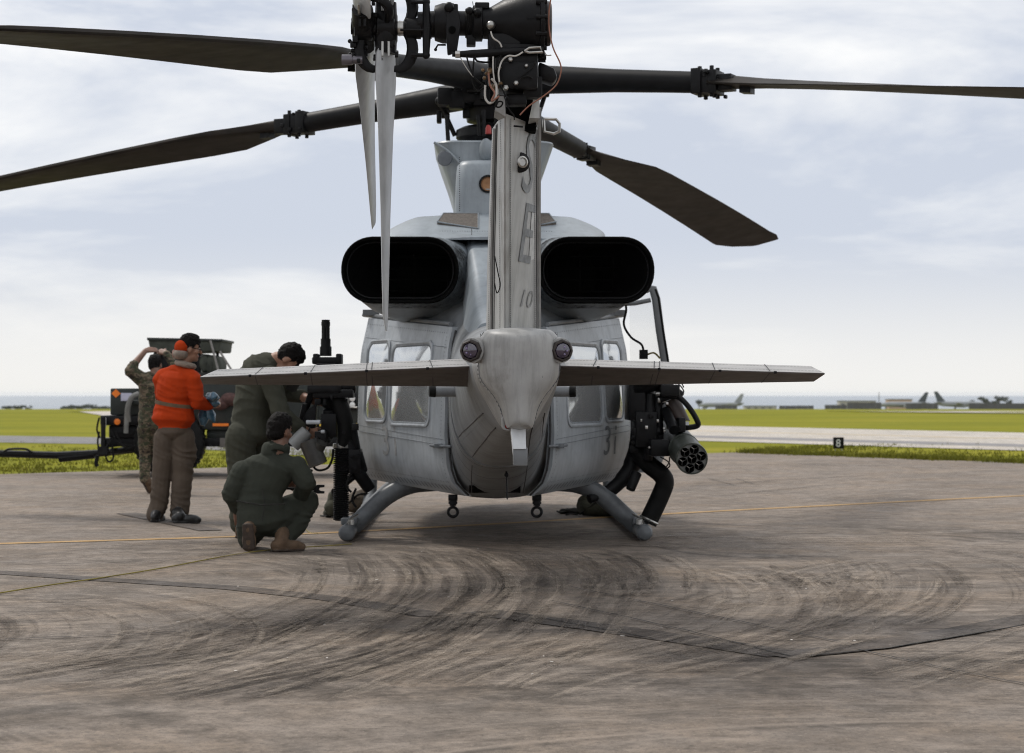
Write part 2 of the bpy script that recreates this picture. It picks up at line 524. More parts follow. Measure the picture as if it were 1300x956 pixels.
CRACK = mat('open joint', (0.022, 0.02, 0.018), 0.9, 0.3, 10)
LINE = mat('worn yellow line paint', (0.42, 0.25, 0.085), 0.7, 0.35, 3, 0.3, 60, dirt=(0.25, 0.19, 0.13, 0.85))

m, n, l, b = nt('field grass')
tc = n.new('ShaderNodeTexCoord').outputs['Object']
rp = ramp_node(n, [(0.30, (0.125, 0.14, 0.012)), (0.52, (0.215, 0.21, 0.015)), (0.72, (0.31, 0.265, 0.035))])
l.new(nz(n, l, tc, 0.14, 8, 0.68, 0.4, (0.5, 1.4, 1), -.35), rp.inputs[0])
c2 = mixc(n, l, mrange(n, l, nz(n, l, tc, 2.4, 7, 0.7), 0.4, 0.7, 0, 0.4), rp.outputs[0], (0.10, 0.115, 0.012))
l.new(c2, b.inputs['Base Color']); b.inputs['Roughness'].default_value = 0.95
b.inputs['Specular IOR Level'].default_value = 0.05
GRASS = m

# ground sheet of the airfield down to the shore
mb = MB()
ys = [-80, 0, 30, 60, 90, 120, 135, 150, 165, 180, 220, 300, 450, 700, 1000, 1500]
rows = []
for y in ys:
    rows.append([Vector((x, y, zg(y) - 0.02)) for x in np.linspace(-max(90, y * 0.9), max(90, y * 0.9), 9)])
rows.append([Vector((p.x * 1.02, 1540, -16)) for p in rows[-1]])
mb.loft(rows, False, False, closed=False)
o = mb.build('ground', GRASS); o['kind'] = 'structure'

# the sea
m, n, l, b = nt('sea water')
tc = n.new('ShaderNodeTexCoord').outputs['Object']
rp = ramp_node(n, [(0.3, (0.05, 0.085, 0.13)), (0.7, (0.08, 0.12, 0.165))])
l.new(nz(n, l, tc, 0.0012, 5, 0.6, 0, (0.35, 1, 1)), rp.inputs[0]); l.new(rp.outputs[0], b.inputs['Base Color'])
b.inputs['Roughness'].default_value = 0.2
bn = n.new('ShaderNodeBump'); bn.inputs['Strength'].default_value = 0.3; bn.inputs['Distance'].default_value = 1.0
l.new(nz(n, l, tc, 0.05, 6, 0.7), bn.inputs['Height']); l.new(bn.outputs[0], b.inputs['Normal'])
SEA = m
mb = MB()
mb.add([(-9000, 1480, -14), (9000, 1480, -14), (14000, 15000, -14), (-14000, 15000, -14)], [(0, 1, 2, 3)])
o = mb.build('sea', SEA); o['kind'] = 'structure'

# apron: the corner of the slab points away from us
APEX = gp(935, 574.3)
LF, RT = gp(0, 602), gp(1300, 587.6)
dl, dr = (LF - APEX).normalized(), (RT - APEX).normalized()
A_OUT = [APEX, APEX + dr * 95, Vector((70, -70, 0)), Vector((-70, -70, 0)), APEX + dl * 90]
mb = MB(); mb.prism(A_OUT, (0, 0, -0.3))
apron = mb.build('apron', CONC); apron['kind'] = 'structure'

def strip(name, path, width, m_, z, parent=None, wv=None):
    P = [Vector((p[0], p[1], 0)) for p in path]; L_, R_ = [], []
    for i, p in enumerate(P):
        t = (P[min(i + 1, len(P) - 1)] - P[max(i - 1, 0)]).normalized()
        w = (wv[i] if wv else width) / 2
        nrm = Vector((-t.y, t.x, 0))
        L_.append(Vector((p.x + nrm.x * w, p.y + nrm.y * w, z))); R_.append(Vector((p.x - nrm.x * w, p.y - nrm.y * w, z)))
    q = MB(); q.loft([[a, b_] for a, b_ in zip(L_, R_)], False, False, closed=False)
    return q.build(name, m_, parent)
def jag(path, amp=0.01, n_=14):
    out = []
    for a, b_ in zip(path, path[1:]):
        for i in range(n_):
            t = i / n_; p = Vector(a).lerp(Vector(b_), t)
            out.append(p + Vector((random.uniform(-amp, amp), random.uniform(-amp, amp), 0)))
    return out + [Vector(path[-1])]
# the yellow taxi line
yl = smooth_path([gp(-330, 700), gp(0, 690.5), gp(340, 680), gp(600, 667), gp(850, 652.5), gp(1080, 640.5), gp(1300, 629.5), gp(1600, 616)], 8)
strip('painted_line', yl, 0.13, LINE, 0.004, apron)
# bitumen strips and open joints
for ki, (pts, w) in enumerate((([gp(-160, 722), gp(0, 727), gp(125, 735.5), gp(300, 747), gp(420, 760), gp(556, 782)], 0.21),
               ([gp(606, 777), gp(760, 797), gp(880, 814), gp(1000, 832)], 0.26),
               ([gp(985, 834), gp(1100, 822), gp(1200, 806), gp(1300, 787), gp(1500, 752)], 0.22),
               ([gp(160, 652), gp(205, 661), gp(268, 674)], 0.22))):
    strip('bitumen_strip', jag(pts, 0.004, 8), w, TAR, 0.0035 + .001 * ki, apron)
for pts in ([gp(648, 778), gp(760, 799), gp(830, 812)], [gp(700, 764), gp(860, 799), gp(1003, 834.5)], [gp(725, 746), gp(900, 782), gp(1085, 820)],
            [gp(1090, 826), gp(1190, 848), gp(1290, 868), gp(1480, 905)], [gp(1010, 836), gp(1130, 824), gp(1300, 795)],
            [gp(560, 783), gp(640, 776), gp(700, 772)], [gp(-40, 815), gp(180, 806), gp(420, 792), gp(560, 783)], [gp(1270, 733), gp(1330, 731)],
            [gp(900, 608), gp(934, 617)], [gp(934, 608), gp(957, 615)], [gp(505, 779), gp(528, 783)]):
    strip('open_joint', jag(pts, 0.006, 12), 0.012, CRACK, 0.008, apron, None)
# tyre marks: bundles of broken rubber lines laid along the arcs the wheels took
def rubber(name, col, k, seed):
    m, n, l, b = nt(name)
    tc = n.new('ShaderNodeTexCoord').outputs['Object']
    b.inputs['Base Color'].default_value = tuple(col) + (1,); b.inputs['Roughness'].default_value = .85; b.inputs['Specular IOR Level'].default_value = .1
    f = mul(n, l, mrange(n, l, nz(n, l, tc, 4.0, 8, .8, 0, (1, 1, 1), 0, (seed, 0, 0)), .36, .60, 0, k), mrange(n, l, nz(n, l, tc, 30, 5, .75), .36, .56, .25, 1))
    l.new(f, b.inputs['Alpha'])
    return m
RUB_D = rubber('dark rubber film', (.060, .050, .043), .30, 0)
DARK_FILM = rubber('thin dark film', (.05, .042, .037), .26, 9)
RUB_L = rubber('pale scuffed film', (.44, .37, .30), .25, 5)
def tyre_marks(pix, W, n_, wmin, wmax, m_, z, dens=.75):
    P = smooth_path([gp(x, y) for x, y in pix], 12); q = MB(); N = len(P)
    nr = []
    for i in range(N):
        t = (P[min(i + 1, N - 1)] - P[max(i - 1, 0)]).normalized(); nr.append(Vector((-t.y, t.x, 0)))
    for k in range(n_):
        off = random.uniform(-.5, .5) * W; w = random.uniform(wmin, wmax); i = random.randint(0, max(1, N // 3))
        while i < N - 4:
            L = random.randint(4, max(5, int(N * dens)))
            j = min(N - 1, i + L); rows = []
            for a in range(i, j + 1):
                tw = w * min(1, .25 + (a - i) * .3, .25 + (j - a) * .3) * (.8 + .4 * mnoise.noise(P[a] * 3 + Vector((k, 0, 0))))
                o_ = off + .03 * mnoise.noise(P[a] * .7 + Vector((0, k * .3, 0)))
                rows.append([P[a] + nr[a] * (o_ - tw / 2) + Vector((0, 0, z + .00012 * k)), P[a] + nr[a] * (o_ + tw / 2) + Vector((0, 0, z + .00012 * k))])
            q.loft(rows, False, False, closed=False)
            i = j + random.randint(2, max(3, int(N * (1 - dens) * .8)))
    q.build('tyre_mark', m_, apron, kind='stuff')
TM = [([(470, 700), (498, 709), (511, 731), (510, 752), (485, 767), (440, 790), (370, 825), (270, 850), (120, 880)], .9, 26), ([(520, 700), (541, 713), (562, 731), (562, 752), (546, 771), (515, 795), (470, 822), (390, 855), (300, 885)], .7, 24),
      ([(590, 698), (640, 710), (676, 731), (682, 752), (660, 775), (627, 805), (565, 835), (480, 870)], .8, 30), ([(690, 698), (721, 706), (746, 722), (746, 741), (728, 756)], .7, 22), ([(780, 704), (801, 711), (822, 728), (820, 750)], .5, 16),
      ([(60, 872), (215, 850), (330, 828), (430, 797), (500, 775)], 1.1, 30), ([(-20, 850), (140, 840), (280, 820), (400, 795)], .9, 18), ([(560, 885), (660, 855), (760, 835), (840, 818)], .8, 20), ([(1150, 880), (1210, 862), (1290, 840), (1340, 830)], .5, 12),
      ([(990, 715), (1010, 735), (1030, 742), (1065, 728), (1130, 715)], .6, 14), ([(1000, 790), (1050, 775), (1100, 755), (1115, 735)], .8, 12), ([(640, 690), (720, 683), (850, 684), (1000, 690), (1200, 690)], 1.2, 18), ([(60, 720), (200, 700), (300, 695), (420, 702), (520, 716)], 1.0, 16),
      ([(900, 720), (960, 735), (985, 760), (960, 790), (880, 820), (760, 850)], 1.0, 22), ([(1120, 700), (1200, 715), (1240, 745), (1220, 780), (1120, 815), (980, 850)], 1.2, 24), ([(20, 760), (110, 775), (150, 800), (110, 835), (0, 860)], 1.0, 20), ([(-30, 640), (180, 632), (330, 640)], 2.0, 16), ([(860, 640), (1000, 625), (1150, 612), (1320, 606)], 3.0, 20), ([(870, 610), (1000, 600), (1180, 596), (1320, 598)], 4.0, 18), ([(900, 590), (1100, 592), (1320, 600)], 3.0, 14)]
for k, (pix, W, n_) in enumerate(TM):
    tyre_marks(pix, W * 1.5, int(n_ * .8), .015, .11, RUB_D, .0090); tyre_marks(pix, W * 1.2, n_ // 2, .006, .02, RUB_D, .0115)
    tyre_marks(pix, W * 1.7, int(n_ * .7), .01, .07, RUB_L, .0140)
# broad dark smears
for pix, W in (([(690, 712), (715, 728), (735, 745)], 1.0), ([(650, 690), (760, 690), (830, 694)], 1.3), ([(60, 845), (200, 835), (330, 815)], .5), ([(250, 808), (330, 800), (400, 790)], .35), ([(1040, 772), (1070, 765), (1095, 752)], .5), ([(590, 832), (640, 822), (690, 816)], .3), ([(360, 722), (400, 728), (440, 726)], .5)):
    strip('dark_smear', smooth_path([gp(x, y) for x, y in pix], 6), W, DARK_FILM, .0165 + random.uniform(0, .001), apron, [W * (.25 + .75 * math.sin(math.pi * i / 12)) for i in range(13)])
# scraps of white paint and chips on the slab
SCRAP = mat('scraped pale concrete', (0.50, 0.47, 0.43), 0.8, 0.3, 20)
mb = MB()
for px, py in [(520, 732), (562, 733), (455, 729), (500, 728), (360, 750), (790, 812), (800, 806), (1005, 817), (1085, 818), (1130, 823), (735, 740), (722, 712), (728, 716), (545, 752),
               (700, 845), (615, 722), (640, 717), (900, 658), (1100, 662), (415, 840), (365, 840), (690, 838), (340, 714), (265, 722)] + \
              [(random.uniform(20, 1290), random.uniform(655, 865)) for _ in range(40)]:
    p = gp(px, py); a0 = random.uniform(0, 3.1); s = random.uniform(0.004, 0.014)
    mb.add([(p.x + s * random.uniform(.4, 1.3) * math.cos(a0) * math.cos(q) - s * .5 * math.sin(a0) * math.sin(q), p.y + s * 1.6 * math.sin(a0) * math.cos(q) + s * math.cos(a0) * math.sin(q), 0.019) for q in np.linspace(0, 5.2, 6)], [(0, 1, 2, 3, 4, 5)])
o = mb.build('paint_chip', SCRAP, apron, kind='stuff')

# taxiway on the right, service road on the left, far runway strips
n1, n2, f1, f2 = gp(885, 559), gp(1300, 571.5), gp(885, 540), gp(1300, 549)
nd = (n2 - n1); fd = (f2 - f1)
mb = MB(); mb.add([Vector((p.x, p.y, -0.008)) for p in (n1 - nd * 0.55, n2 + nd * 6, f2 + fd * 5, f1 - fd * 0.45)], [(0, 1, 2, 3)])
o = mb.build('taxiway', CONC_FAR); o['kind'] = 'structure'
strip('painted_line', [n1.lerp(f1, 0.55) - nd * .3, n2.lerp(f2, 0.55) + nd * 1.5], 0.3, mat('faded taxiway line', (0.55, 0.42, 0.2), 0.8), -0.004, o)
strip('painted_line', [n1.lerp(f1, 0.2) - nd * .3, n2.lerp(f2, 0.2) + nd * 1.5], 2.0, mat('grey rubber band', (0.22, 0.21, 0.21), 0.8, 0.3, 2), -0.004, o)
mb = MB()
mb.add([Vector((p.x, p.y, -0.012)) for p in (gp(-500, 552), gp(0, 561), gp(125, 563), gp(300, 572), gp(470, 583), gp(470, 567), gp(300, 559), gp(125, 554.5), gp(0, 552.5), gp(-500, 545))],
       [(0, 1, 8, 9), (1, 2, 7, 8), (2, 3, 6, 7), (3, 4, 5, 6)])
o = mb.build('service_road', ROADM); o['kind'] = 'structure'
def far_strip(name, pix):
    q = MB()
    pts = []
    for px, Y in pix:
        p = wp(px, 520, Y); pts.append(Vector((p.x, Y, zg(Y) + 0.03)))
    q.add(pts, [tuple(range(len(pts)))])
    o_ = q.build(name, CONC_FAR); o_['kind'] = 'structure'
far_strip('runway', [(1400, 118), (1180, 132), (1050, 150), (1050, 170), (1180, 200), (1420, 260)])
far_strip('runway', [(62, 178), (100, 140), (140, 104), (360, 96), (360, 116), (140, 150), (80, 185)])

# grass along the edges of the pavements: real blades where they can be told from the sheet
def blades(name, spots, hmin, hmax, seed):
    r_ = np.random.default_rng(seed); n_ = len(spots)
    P = np.array([(p[0], p[1]) for p in spots]); k = 4
    P = np.repeat(P, k, 0) + r_.normal(0, 0.05, (n_ * k, 2)); N = len(P)
    h = np.repeat(r_.uniform(hmin, hmax, n_) * r_.choice([.5, .8, 1.0, 1.25], n_), k); a = r_.uniform(0, 6.28, N); w = r_.uniform(0.006, 0.014, N)
    lean = r_.normal(0, 0.35, (N, 2)) * h[:, None]
    V = np.zeros((N, 3, 3))
    V[:, 0, :2] = P + np.c_[np.cos(a), np.sin(a)] * w[:, None]; V[:, 1, :2] = P - np.c_[np.cos(a), np.sin(a)] * w[:, None]
    V[:, :2, 2] = -0.025
    V[:, 2, :2] = P + lean; V[:, 2, 2] = h - 0.02
    me = bpy.data.meshes.new(name)
    me.vertices.add(N * 3); me.vertices.foreach_set('co', V.reshape(-1))
    me.loops.add(N * 3); me.loops.foreach_set('vertex_index', np.arange(N * 3))
    me.polygons.add(N); me.polygons.foreach_set('loop_start', np.arange(N) * 3); me.polygons.foreach_set('loop_total', np.full(N, 3))
    me.update(); me.validate()
    me.materials.append(BLG)
    o_ = bpy.data.objects.new(name, me); COL.objects.link(o_); o_['kind'] = 'stuff'
    return o_
m, n, l, b = nt('grass blade')
tc = n.new('ShaderNodeTexCoord').outputs['Object']
rp = ramp_node(n, [(0.28, (0.085, 0.09, 0.014)), (0.55, (0.16, 0.16, 0.02)), (0.75, (0.28, 0.225, 0.07))])
l.new(nz(n, l, tc, 0.55, 6, 0.75), rp.inputs[0]); l.new(rp.outputs[0], b.inputs['Base Color'])
b.inputs['Roughness'].default_value = 0.8; b.inputs['Specular IOR Level'].default_value = 0.1
BLG = m
spots = []
for i in range(9000):                                  # left verge
    s = random.random() ** 1.0 * 24; d = -abs(random.gauss(0, 1)) * 6
    p = APEX + dl * (4 + s) + Vector((dl.y, -dl.x, 0)) * (-d if (Vector((dl.y, -dl.x, 0)).y > 0) else d)
    if mnoise.noise(Vector((p.x, p.y, 0)) * .9) + .6 * mnoise.noise(Vector((p.x, p.y, 0)) * 3.1) > random.uniform(-.5, .35): spots.append(p)
for i in range(7000):                                  # right verge
    s = random.random() * 22 - 3; d = abs(random.gauss(0, 1)) * 2.2
    nn = Vector((-dr.y, dr.x, 0)); nn = nn if nn.y > 0 else -nn
    p = APEX + dr * s + nn * (d + (0 if s > 0 else -s * 1.2))
    if mnoise.noise(Vector((p.x, p.y, 0)) * 1.1) + .6 * mnoise.noise(Vector((p.x, p.y, 0)) * 3.1) > random.uniform(-.5, .4): spots.append(p)
blades('verge_grass', spots, 0.03, 0.09, 3)
spots = []
for i in range(130):                                   # ragged clumps on the slab's edge
    s = random.random() * 14; c = APEX + dr * s
    k = random.choice((0, 0, 1))
    for j in range(18 + 30 * k):
        spots.append(c + Vector((random.gauss(0, .12 + .12 * k), random.gauss(0, .08 + .05 * k) + .08, 0)))
blades('edge_tuft', spots, 0.04, 0.13, 4)

# ------------------------------------------------------------------ far things
FAR_WALL = mat('dark grey blast wall panel', (0.075, 0.076, 0.088), 0.8, 0.2, 0.3)
FAR_METAL = mat('pale grey aircraft skin', (0.26, 0.28, 0.30), 0.5, 0.1, 0.3)
FAR_TAIL = mat('dark grey aircraft tail', (0.045, 0.06, 0.075), 0.5, 0.1, 0.3)
FAR_TREE = mat('distant trees', (0.035, 0.05, 0.04), 0.95, 0.5, 0.15)
def blast_wall(x0, x1, ytop, Y, label, n_panels):
    z0 = zg(Y); a = wp(x0, 520, Y); b_ = wp(x1, 520, Y); top = wp(x0, ytop, Y).z
    e = empty('blast_wall', ((a.x + b_.x) / 2, Y, z0)); tag(e, label, 'wall', 'blast walls across the airfield')
    w = (b_.x - a.x) / n_panels
    for i in range(n_panels):
        q = MB(); cx = -(b_.x - a.x) / 2 + w * (i + .5)
        q.box((cx, 0, (top - z0) / 2 + random.uniform(-.06, .06)), (w - 0.12, 0.5, top - z0))
        q.box((cx, 0.5, (top - z0) * .35), (0.25, 1.2, (top - z0) * .7))
        q.build('panel', FAR_WALL, e)
blast_wall(989, 1033, 515, 1150, 'low dark blast wall left of the longest stepped walls', 6)
blast_wall(1047, 1075, 514, 1120, 'short low blast wall stepping down beside a taller wall', 4)
blast_wall(1075.5, 1119, 511, 1110, 'tall dark blast wall next to the pale parked fuselage', 6)
blast_wall(1150, 1191, 512, 1100, 'dark blast wall in front of two grey aircraft tails', 6)
blast_wall(1230, 1345, 512, 1080, 'long dark blast wall below the trees at the field edge', 14)
blast_wall(908, 936, 514.5, 1200, 'small dark blast wall beside a pale thin aircraft tail', 4)
def far_plane(px_tail, Y, top_y, nose, label, tailm, bodym):
    """parked transport aircraft: nose = +1 points right"""
    base = wp(px_tail, 520, Y); z0 = zg(Y); ht = wp(px_tail, top_y, Y).z - z0
    s = ht / 12.0
    e = empty('parked_aircraft', (base.x, Y, z0)); tag(e, label, 'aircraft', 'aircraft parked across the airfield')
    L_ = [(-3.0, .5, 4.3), (-1, 1.1, 4.0), (3, 1.7, 3.6), (10, 1.85, 3.4), (24, 1.85, 3.4), (29, 1.5, 3.2), (32, .6, 2.9)]
    q = MB(); q.loft([[Vector((nose * x * s, math.cos(t) * r_ * s, (z + math.sin(t) * r_) * s)) for t in [k * math.pi / 6 for k in range(12)]] for x, r_, z in L_])
    q.build('fuselage', bodym, e)
    q = MB(); q.prism([(nose * x * s, -.2 * s, z * s) for x, z in ((-3.4, 12), (-1.0, 12), (4.6, 5.0), (-1.0, 4.6))], (0, .4 * s, 0)); q.build('tail_fin', tailm, e)
    for sd in (-1, 1):
        q = MB(); q.prism([(nose * x * s, sd * y * s, 4.6 * s) for x, y in ((-3.2, 6), (-1.5, 6), (2.5, .4), (-1, .4))], (0, 0, .25 * s)); q.build('tailplane', bodym, e)
        q = MB(); q.prism([(nose * x * s, sd * y * s, (2.6 + y * .08) * s) for x, y in ((7, 19), (9, 19), (19, 1.5), (13, 1.5))], (0, 0, .4 * s)); q.build('wing', bodym, e)
        q = MB(); q.cyl((nose * 12 * s, sd * 8 * s, 2.0 * s), (nose * 16 * s, sd * 8 * s, 2.0 * s), .8 * s, .9 * s); q.build('engine', bodym, e)
    for x in (11, 27):
        q = MB(); q.cyl((nose * x * s, 0, 0), (nose * x * s, 0, 2.2 * s), .35 * s); q.cyl((nose * x * s, -.5 * s, .6 * s), (nose * x * s, .5 * s, .6 * s), .6 * s); q.build('landing_gear', tailm, e)
far_plane(1173, 1180, 498, -1, 'dark grey aircraft tail leaning right above the blast walls', FAR_TAIL, FAR_METAL)
far_plane(1192, 1160, 497, 1, 'dark grey aircraft whose body shows between two blast walls', FAR_TAIL, FAR_METAL)
far_plane(939, 1300, 500, -1, 'pale grey aircraft tail beside the small blast wall', FAR_METAL, FAR_METAL)

def foliage(e, name, c, rad, n_, leaf, seed, m_):
    """crown of many small leaf clumps spread unevenly through lobes"""
    r_ = np.random.default_rng(seed); q = MB()
    lobes = [(np.array(c) + r_.normal(0, .45, 3) * np.array(rad), r_.uniform(.35, .6)) for _ in range(7)]
    for i in range(n_):
        lc, ls = lobes[i % 7]
        d = r_.normal(0, 1, 3); d /= np.linalg.norm(d)
        p = lc + d * np.array(rad) * ls * r_.uniform(.6, 1.05)
        a = r_.normal(0, 1, 3); a /= np.linalg.norm(a); b_ = np.cross(a, d); b_ /= np.linalg.norm(b_) + 1e-6
        s = leaf * r_.uniform(.6, 1.4)
        q.add([p - a * s, p + b_ * s * .6, p + a * s, p - b_ * s * .6], [(0, 1, 2, 3)])
    return q.build(name, m_, e)
def far_tree(px, ybase, ytop, Y, wpx, label, seed, group):
    base = wp(px, ybase, Y); h = wp(px, ytop, Y).z - base.z; w = wpx / FPX * Y
    e = empty('tree', base); tag(e, label, 'tree', group)
    q = MB(); q.tube([(0, 0, -3), (0.02 * h, 0, h * .3), (0, 0, h * .6)], [h * .05, h * .04, h * .02], 6)
    for k in range(4):
        a = k * 1.7; q.tube([(0, 0, h * .35), (math.cos(a) * w * .25, math.sin(a) * w * .2, h * .65)], [h * .02, h * .008], 5)
    q.build('trunk', BARK, e)
    foliage(e, 'crown', (0, 0, h * .58), (w * .5, w * .4, h * .42), 420, max(h, w) * .06, seed, FAR_TREE)
BARK = mat('grey bark', (0.05, 0.045, 0.04), 0.9)
for i, (px, yt, w) in enumerate(((1236, 508, 14), (1252, 504.5, 20), (1268, 504, 18), (1281, 507, 12))):
    far_tree(px, 516, yt, 1400, w, 'dark rounded tree rising behind the long blast wall', 20 + i, 'trees behind the long blast wall')
for i, (px, yt, w) in enumerate(((86, 514.5, 20), (97, 512.5, 22), (109, 514, 18), (121, 513, 18), (132, 515, 16))):
    far_tree(px, 522, yt, 1440, w, 'hazy tree in the coastal clump behind the tow bar trailer', 40 + i, 'trees of the coastal clump')
for i, (px, yt, w) in enumerate(((10, 516, 16), (24, 515, 18), (38, 517, 14))):
    far_tree(px, 522, yt, 1450, w, 'small hazy tree on the bare stretch of shore', 60 + i, 'small trees on the shore')
for i, (px, yt, w) in enumerate(((887, 507, 9), (896, 514, 10))):
    far_tree(px, 521, yt, 1350, w, 'far dark tree beyond the rocket pod', 70 + i, 'far trees beyond the rocket pod')
# far buildings, mast
BLD = mat('pale far building', (0.42, 0.41, 0.40), 0.8, 0.1, .1)
BLDW = mat('far window dark', (0.10, 0.11, 0.12), 0.4)
def far_building(x0, x1, ytop, Y, label, m_):
    a = wp(x0, 521, Y); b_ = wp(x1, 521, Y); top = wp(x0, ytop, Y).z - a.z
    e = empty('building', ((a.x + b_.x) / 2, Y, a.z)); tag(e, label, 'building')
    w = b_.x - a.x
    q = MB(); q.box((0, 6, top / 2), (w, 12, top)); q.build('wall', m_, e)
    q = MB(); q.box((0, 6, top + .25), (w + .8, 12.8, .5)); q.build('roof', BLDW, e)
    for i in range(max(2, int(w / 5))):
        q = MB(); q.box((-w / 2 + 2.5 + i * 5, -.04, top * .6), (2.4, .1, top * .3)); q.build('window', BLDW, e)
far_building(1066, 1112, 509.5, 1480, 'long pale building far behind the tall blast wall', BLD)
far_building(1128, 1158, 507.5, 1460, 'pale orange roofed building behind the parked fuselage', mat('pale orange far wall', (0.5, 0.34, 0.26), 0.8, .1, .1))
far_building(946, 986, 516, 1400, 'low pale building beside the pale aircraft tail', BLD)
p = wp(1116, 521, 1450)
e = empty('mast', p); tag(e, 'thin lattice mast rising above the far blast walls', 'mast')
h = wp(1116, 498, 1450).z - p.z
q = MB()
for dx, dy in ((-.5, -.5), (.5, -.5), (0, .5)): q.tube([(dx, dy, 0), (dx * .3, dy * .3, h)], .09, 5)
for k in range(9): q.tube([(-.5 * (1 - .08 * k), -.5 * (1 - .08 * k), h * k / 9), (.5 * (1 - .08 * k), -.5 * (1 - .08 * k), h * (k + 1) / 9)], .05, 4)
q.build('lattice', FAR_WALL, e)

# taxiway sign
p = gp(1064.5, 571.3)
sg = empty('taxiway_sign', p, R(-6)); tag(sg, 'small black box sign with a white figure beside the taxiway', 'sign')
mb = MB(); mb.box((0, 0, .155), (.225, .16, .245)); mb.build('housing', BLACK2, sg, bevel=.012)
gv, gf = glyphs('8')
mb = MB(); mb.add([(-.055 + x * .15, -.0835, .07 + y * .165) for x, y in gv], gf); mb.build('numeral', WHITE, sg)
for dx in (-.07, .07):
    mb = MB(); mb.cyl((dx, 0, -.05), (dx, 0, .06), .015); mb.build('leg', STEEL, sg)
# ================================================================== THE HELICOPTER
heli = empty('helicopter', HEL, YAW)
tag(heli, 'grey twin engine military helicopter seen from its tail, parked on the apron', 'helicopter')

def sec(y, hw, zb, zt, p=2.6, taper=0.0, xc=0.0, n=40):
    out = []
    zc, hh = (zb + zt) / 2, (zt - zb) / 2
    for i in range(n):
        a = 2 * math.pi * i / n
        c, s = math.cos(a), math.sin(a)
        x = math.copysign(abs(c) ** (2 / p), c); z = math.copysign(abs(s) ** (2 / p), s)
        out.append(Vector((xc + hw * x * (1 + taper * z), y, zc + hh * z)))
    return out

# ---- cabin body
F = [(6.25, .12, .78, 1.0, 2), (6.0, .38, .62, 1.12, 2.2), (5.5, .66, .48, 1.28, 2.4), (4.7, .95, .40, 1.52, 2.6), (4.0, 1.09, .37, 1.92, 2.8), (3.4, 1.13, .36, 2.08, 3),
     (2.4, 1.14, .36, 2.12, 3.2), (1.2, 1.13, .36, 2.12, 3.2), (0.8, 1.0, .36, 2.10, 3.1), (0.4, .83, .36, 2.06, 3), (0.0, .66, .365, 2.02, 3), (-0.4, .49, .38, 1.97, 2.8),
     (-.75, .385, .43, 1.90, 2.7), (-1.2, .37, .53, 1.83, 2.6), (-1.7, .365, .64, 1.76, 2.5), (-2.0, .36, .69, 1.73, 2.4)]
mb = MB(); mb.loft([sec(*f) for f in F])
o = mb.build('fuselage', [PAINT, GLASS, SOOT_SHADE], heli, 40)
for pl in o.data.polygons:
    c = pl.center
    if c.y > 3.9 and c.z > 1.22: pl.material_index = 1
    elif 1.3 < c.y < 3.1 and abs(c.x) > .95 and .6 < c.z < 1.9: pl.material_index = 2  # black faces paint the shade inside the open cabin
# belly slot and seams on the rear underside
fus = o
mb = MB(); mb.box((-.02, -.86, .478), (.40, .12, .012), Matrix.Rotation(R(-26), 3, 'X')); mb.build('vent_slot', SOOT_SHADE, fus)  # solid black plate paints the dark inside of the vent
mb = MB()
for yy, f in ((-.98, 1), (-1.45, 1), (-1.95, 1)):
    a = [fr for fr in F]
    hw = lerp_tab(-yy, [(-q[0], q[1]) for q in F]); zb = lerp_tab(-yy, [(-q[0], q[2]) for q in F]); zt = lerp_tab(-yy, [(-q[0], q[3]) for q in F])
    rg = sec(yy, hw + .004, zb - .004, zt + .004, 2.6); rg2 = sec(yy - .008, hw + .003, zb - .002, zt + .004, 2.6)
    mb.loft([rg, rg2], False, False)
for dx in (-.2, .2):
    mb.tube([(dx, -.9, .452), (dx * 1.02, -1.45, .594), (dx, -1.98, .70)], .004, 5)
mb.build('panel_seam', SEAM, fus)

# ---- tail boom: egg section, wide above, narrow keel, closed by a sloping tail end
Bm = [(-1.95, .36, .69, 1.73, 2.4, .04), (-2.8, .335, .775, 1.69, 2.4, .10), (-3.8, .30, .86, 1.64, 2.4, .18), (-4.8, .265, .95, 1.59, 2.3, .26), (-5.5, .240, 1.00, 1.57, 2.3, .32)]
XB = .024
TW = [(1.035, .030), (1.05, .070), (1.09, .080), (1.14, .092), (1.19, .115), (1.235, .150), (1.275, .186), (1.31, .202), (1.38, .208), (1.46, .208), (1.51, .200), (1.54, .170), (1.555, .12)]
def tail_sec(y, kx, z0, z1, blend=1.0, n=40):
    """keeled tail end: broad shoulders, flanks falling in to a narrow keel"""
    out = []; base = sec(y, .236, 1.005, 1.565, 2.3, .34)
    for i in range(n):
        a = 2 * math.pi * i / n; c, s_ = math.cos(a), math.sin(a)
        z = (z0 + z1) / 2 + (z1 - z0) / 2 * s_
        zz = 1.035 + (z - z0) / (z1 - z0) * .52
        x = math.copysign(1, c) * lerp_tab(zz, TW) * kx * min(1, abs(c) * 3.2) if abs(c) > 1e-6 else 0
        out.append(base[i].lerp(Vector((x, y, z)), blend) + Vector((XB, 0, 0)))
    return out
mb = MB(); mb.loft([sec(y, hw, zb, zt, p, tp, XB * min(1, max(0, (-y - 2) / 4))) for y, hw, zb, zt, p, tp in Bm] +
                   [tail_sec(-5.8, 1, 1.035, 1.556, .4), tail_sec(-6.1, 1, 1.035, 1.556, .85), tail_sec(-6.3, 1, 1.035, 1.555), tail_sec(-6.44, .98, 1.035, 1.553), tail_sec(-6.52, .90, 1.04, 1.548), tail_sec(-6.575, .74, 1.05, 1.535), tail_sec(-6.61, .48, 1.06, 1.52), tail_sec(-6.635, .16, 1.075, 1.50), tail_sec(-6.64, .03, 1.09, 1.48)])
boom = mb.build('tail_boom', [PAINT, PAINT_TAIL], heli, 40)
for pl in boom.data.polygons:
    if pl.center.y < -5.95: pl.material_index = 1
mb = MB()
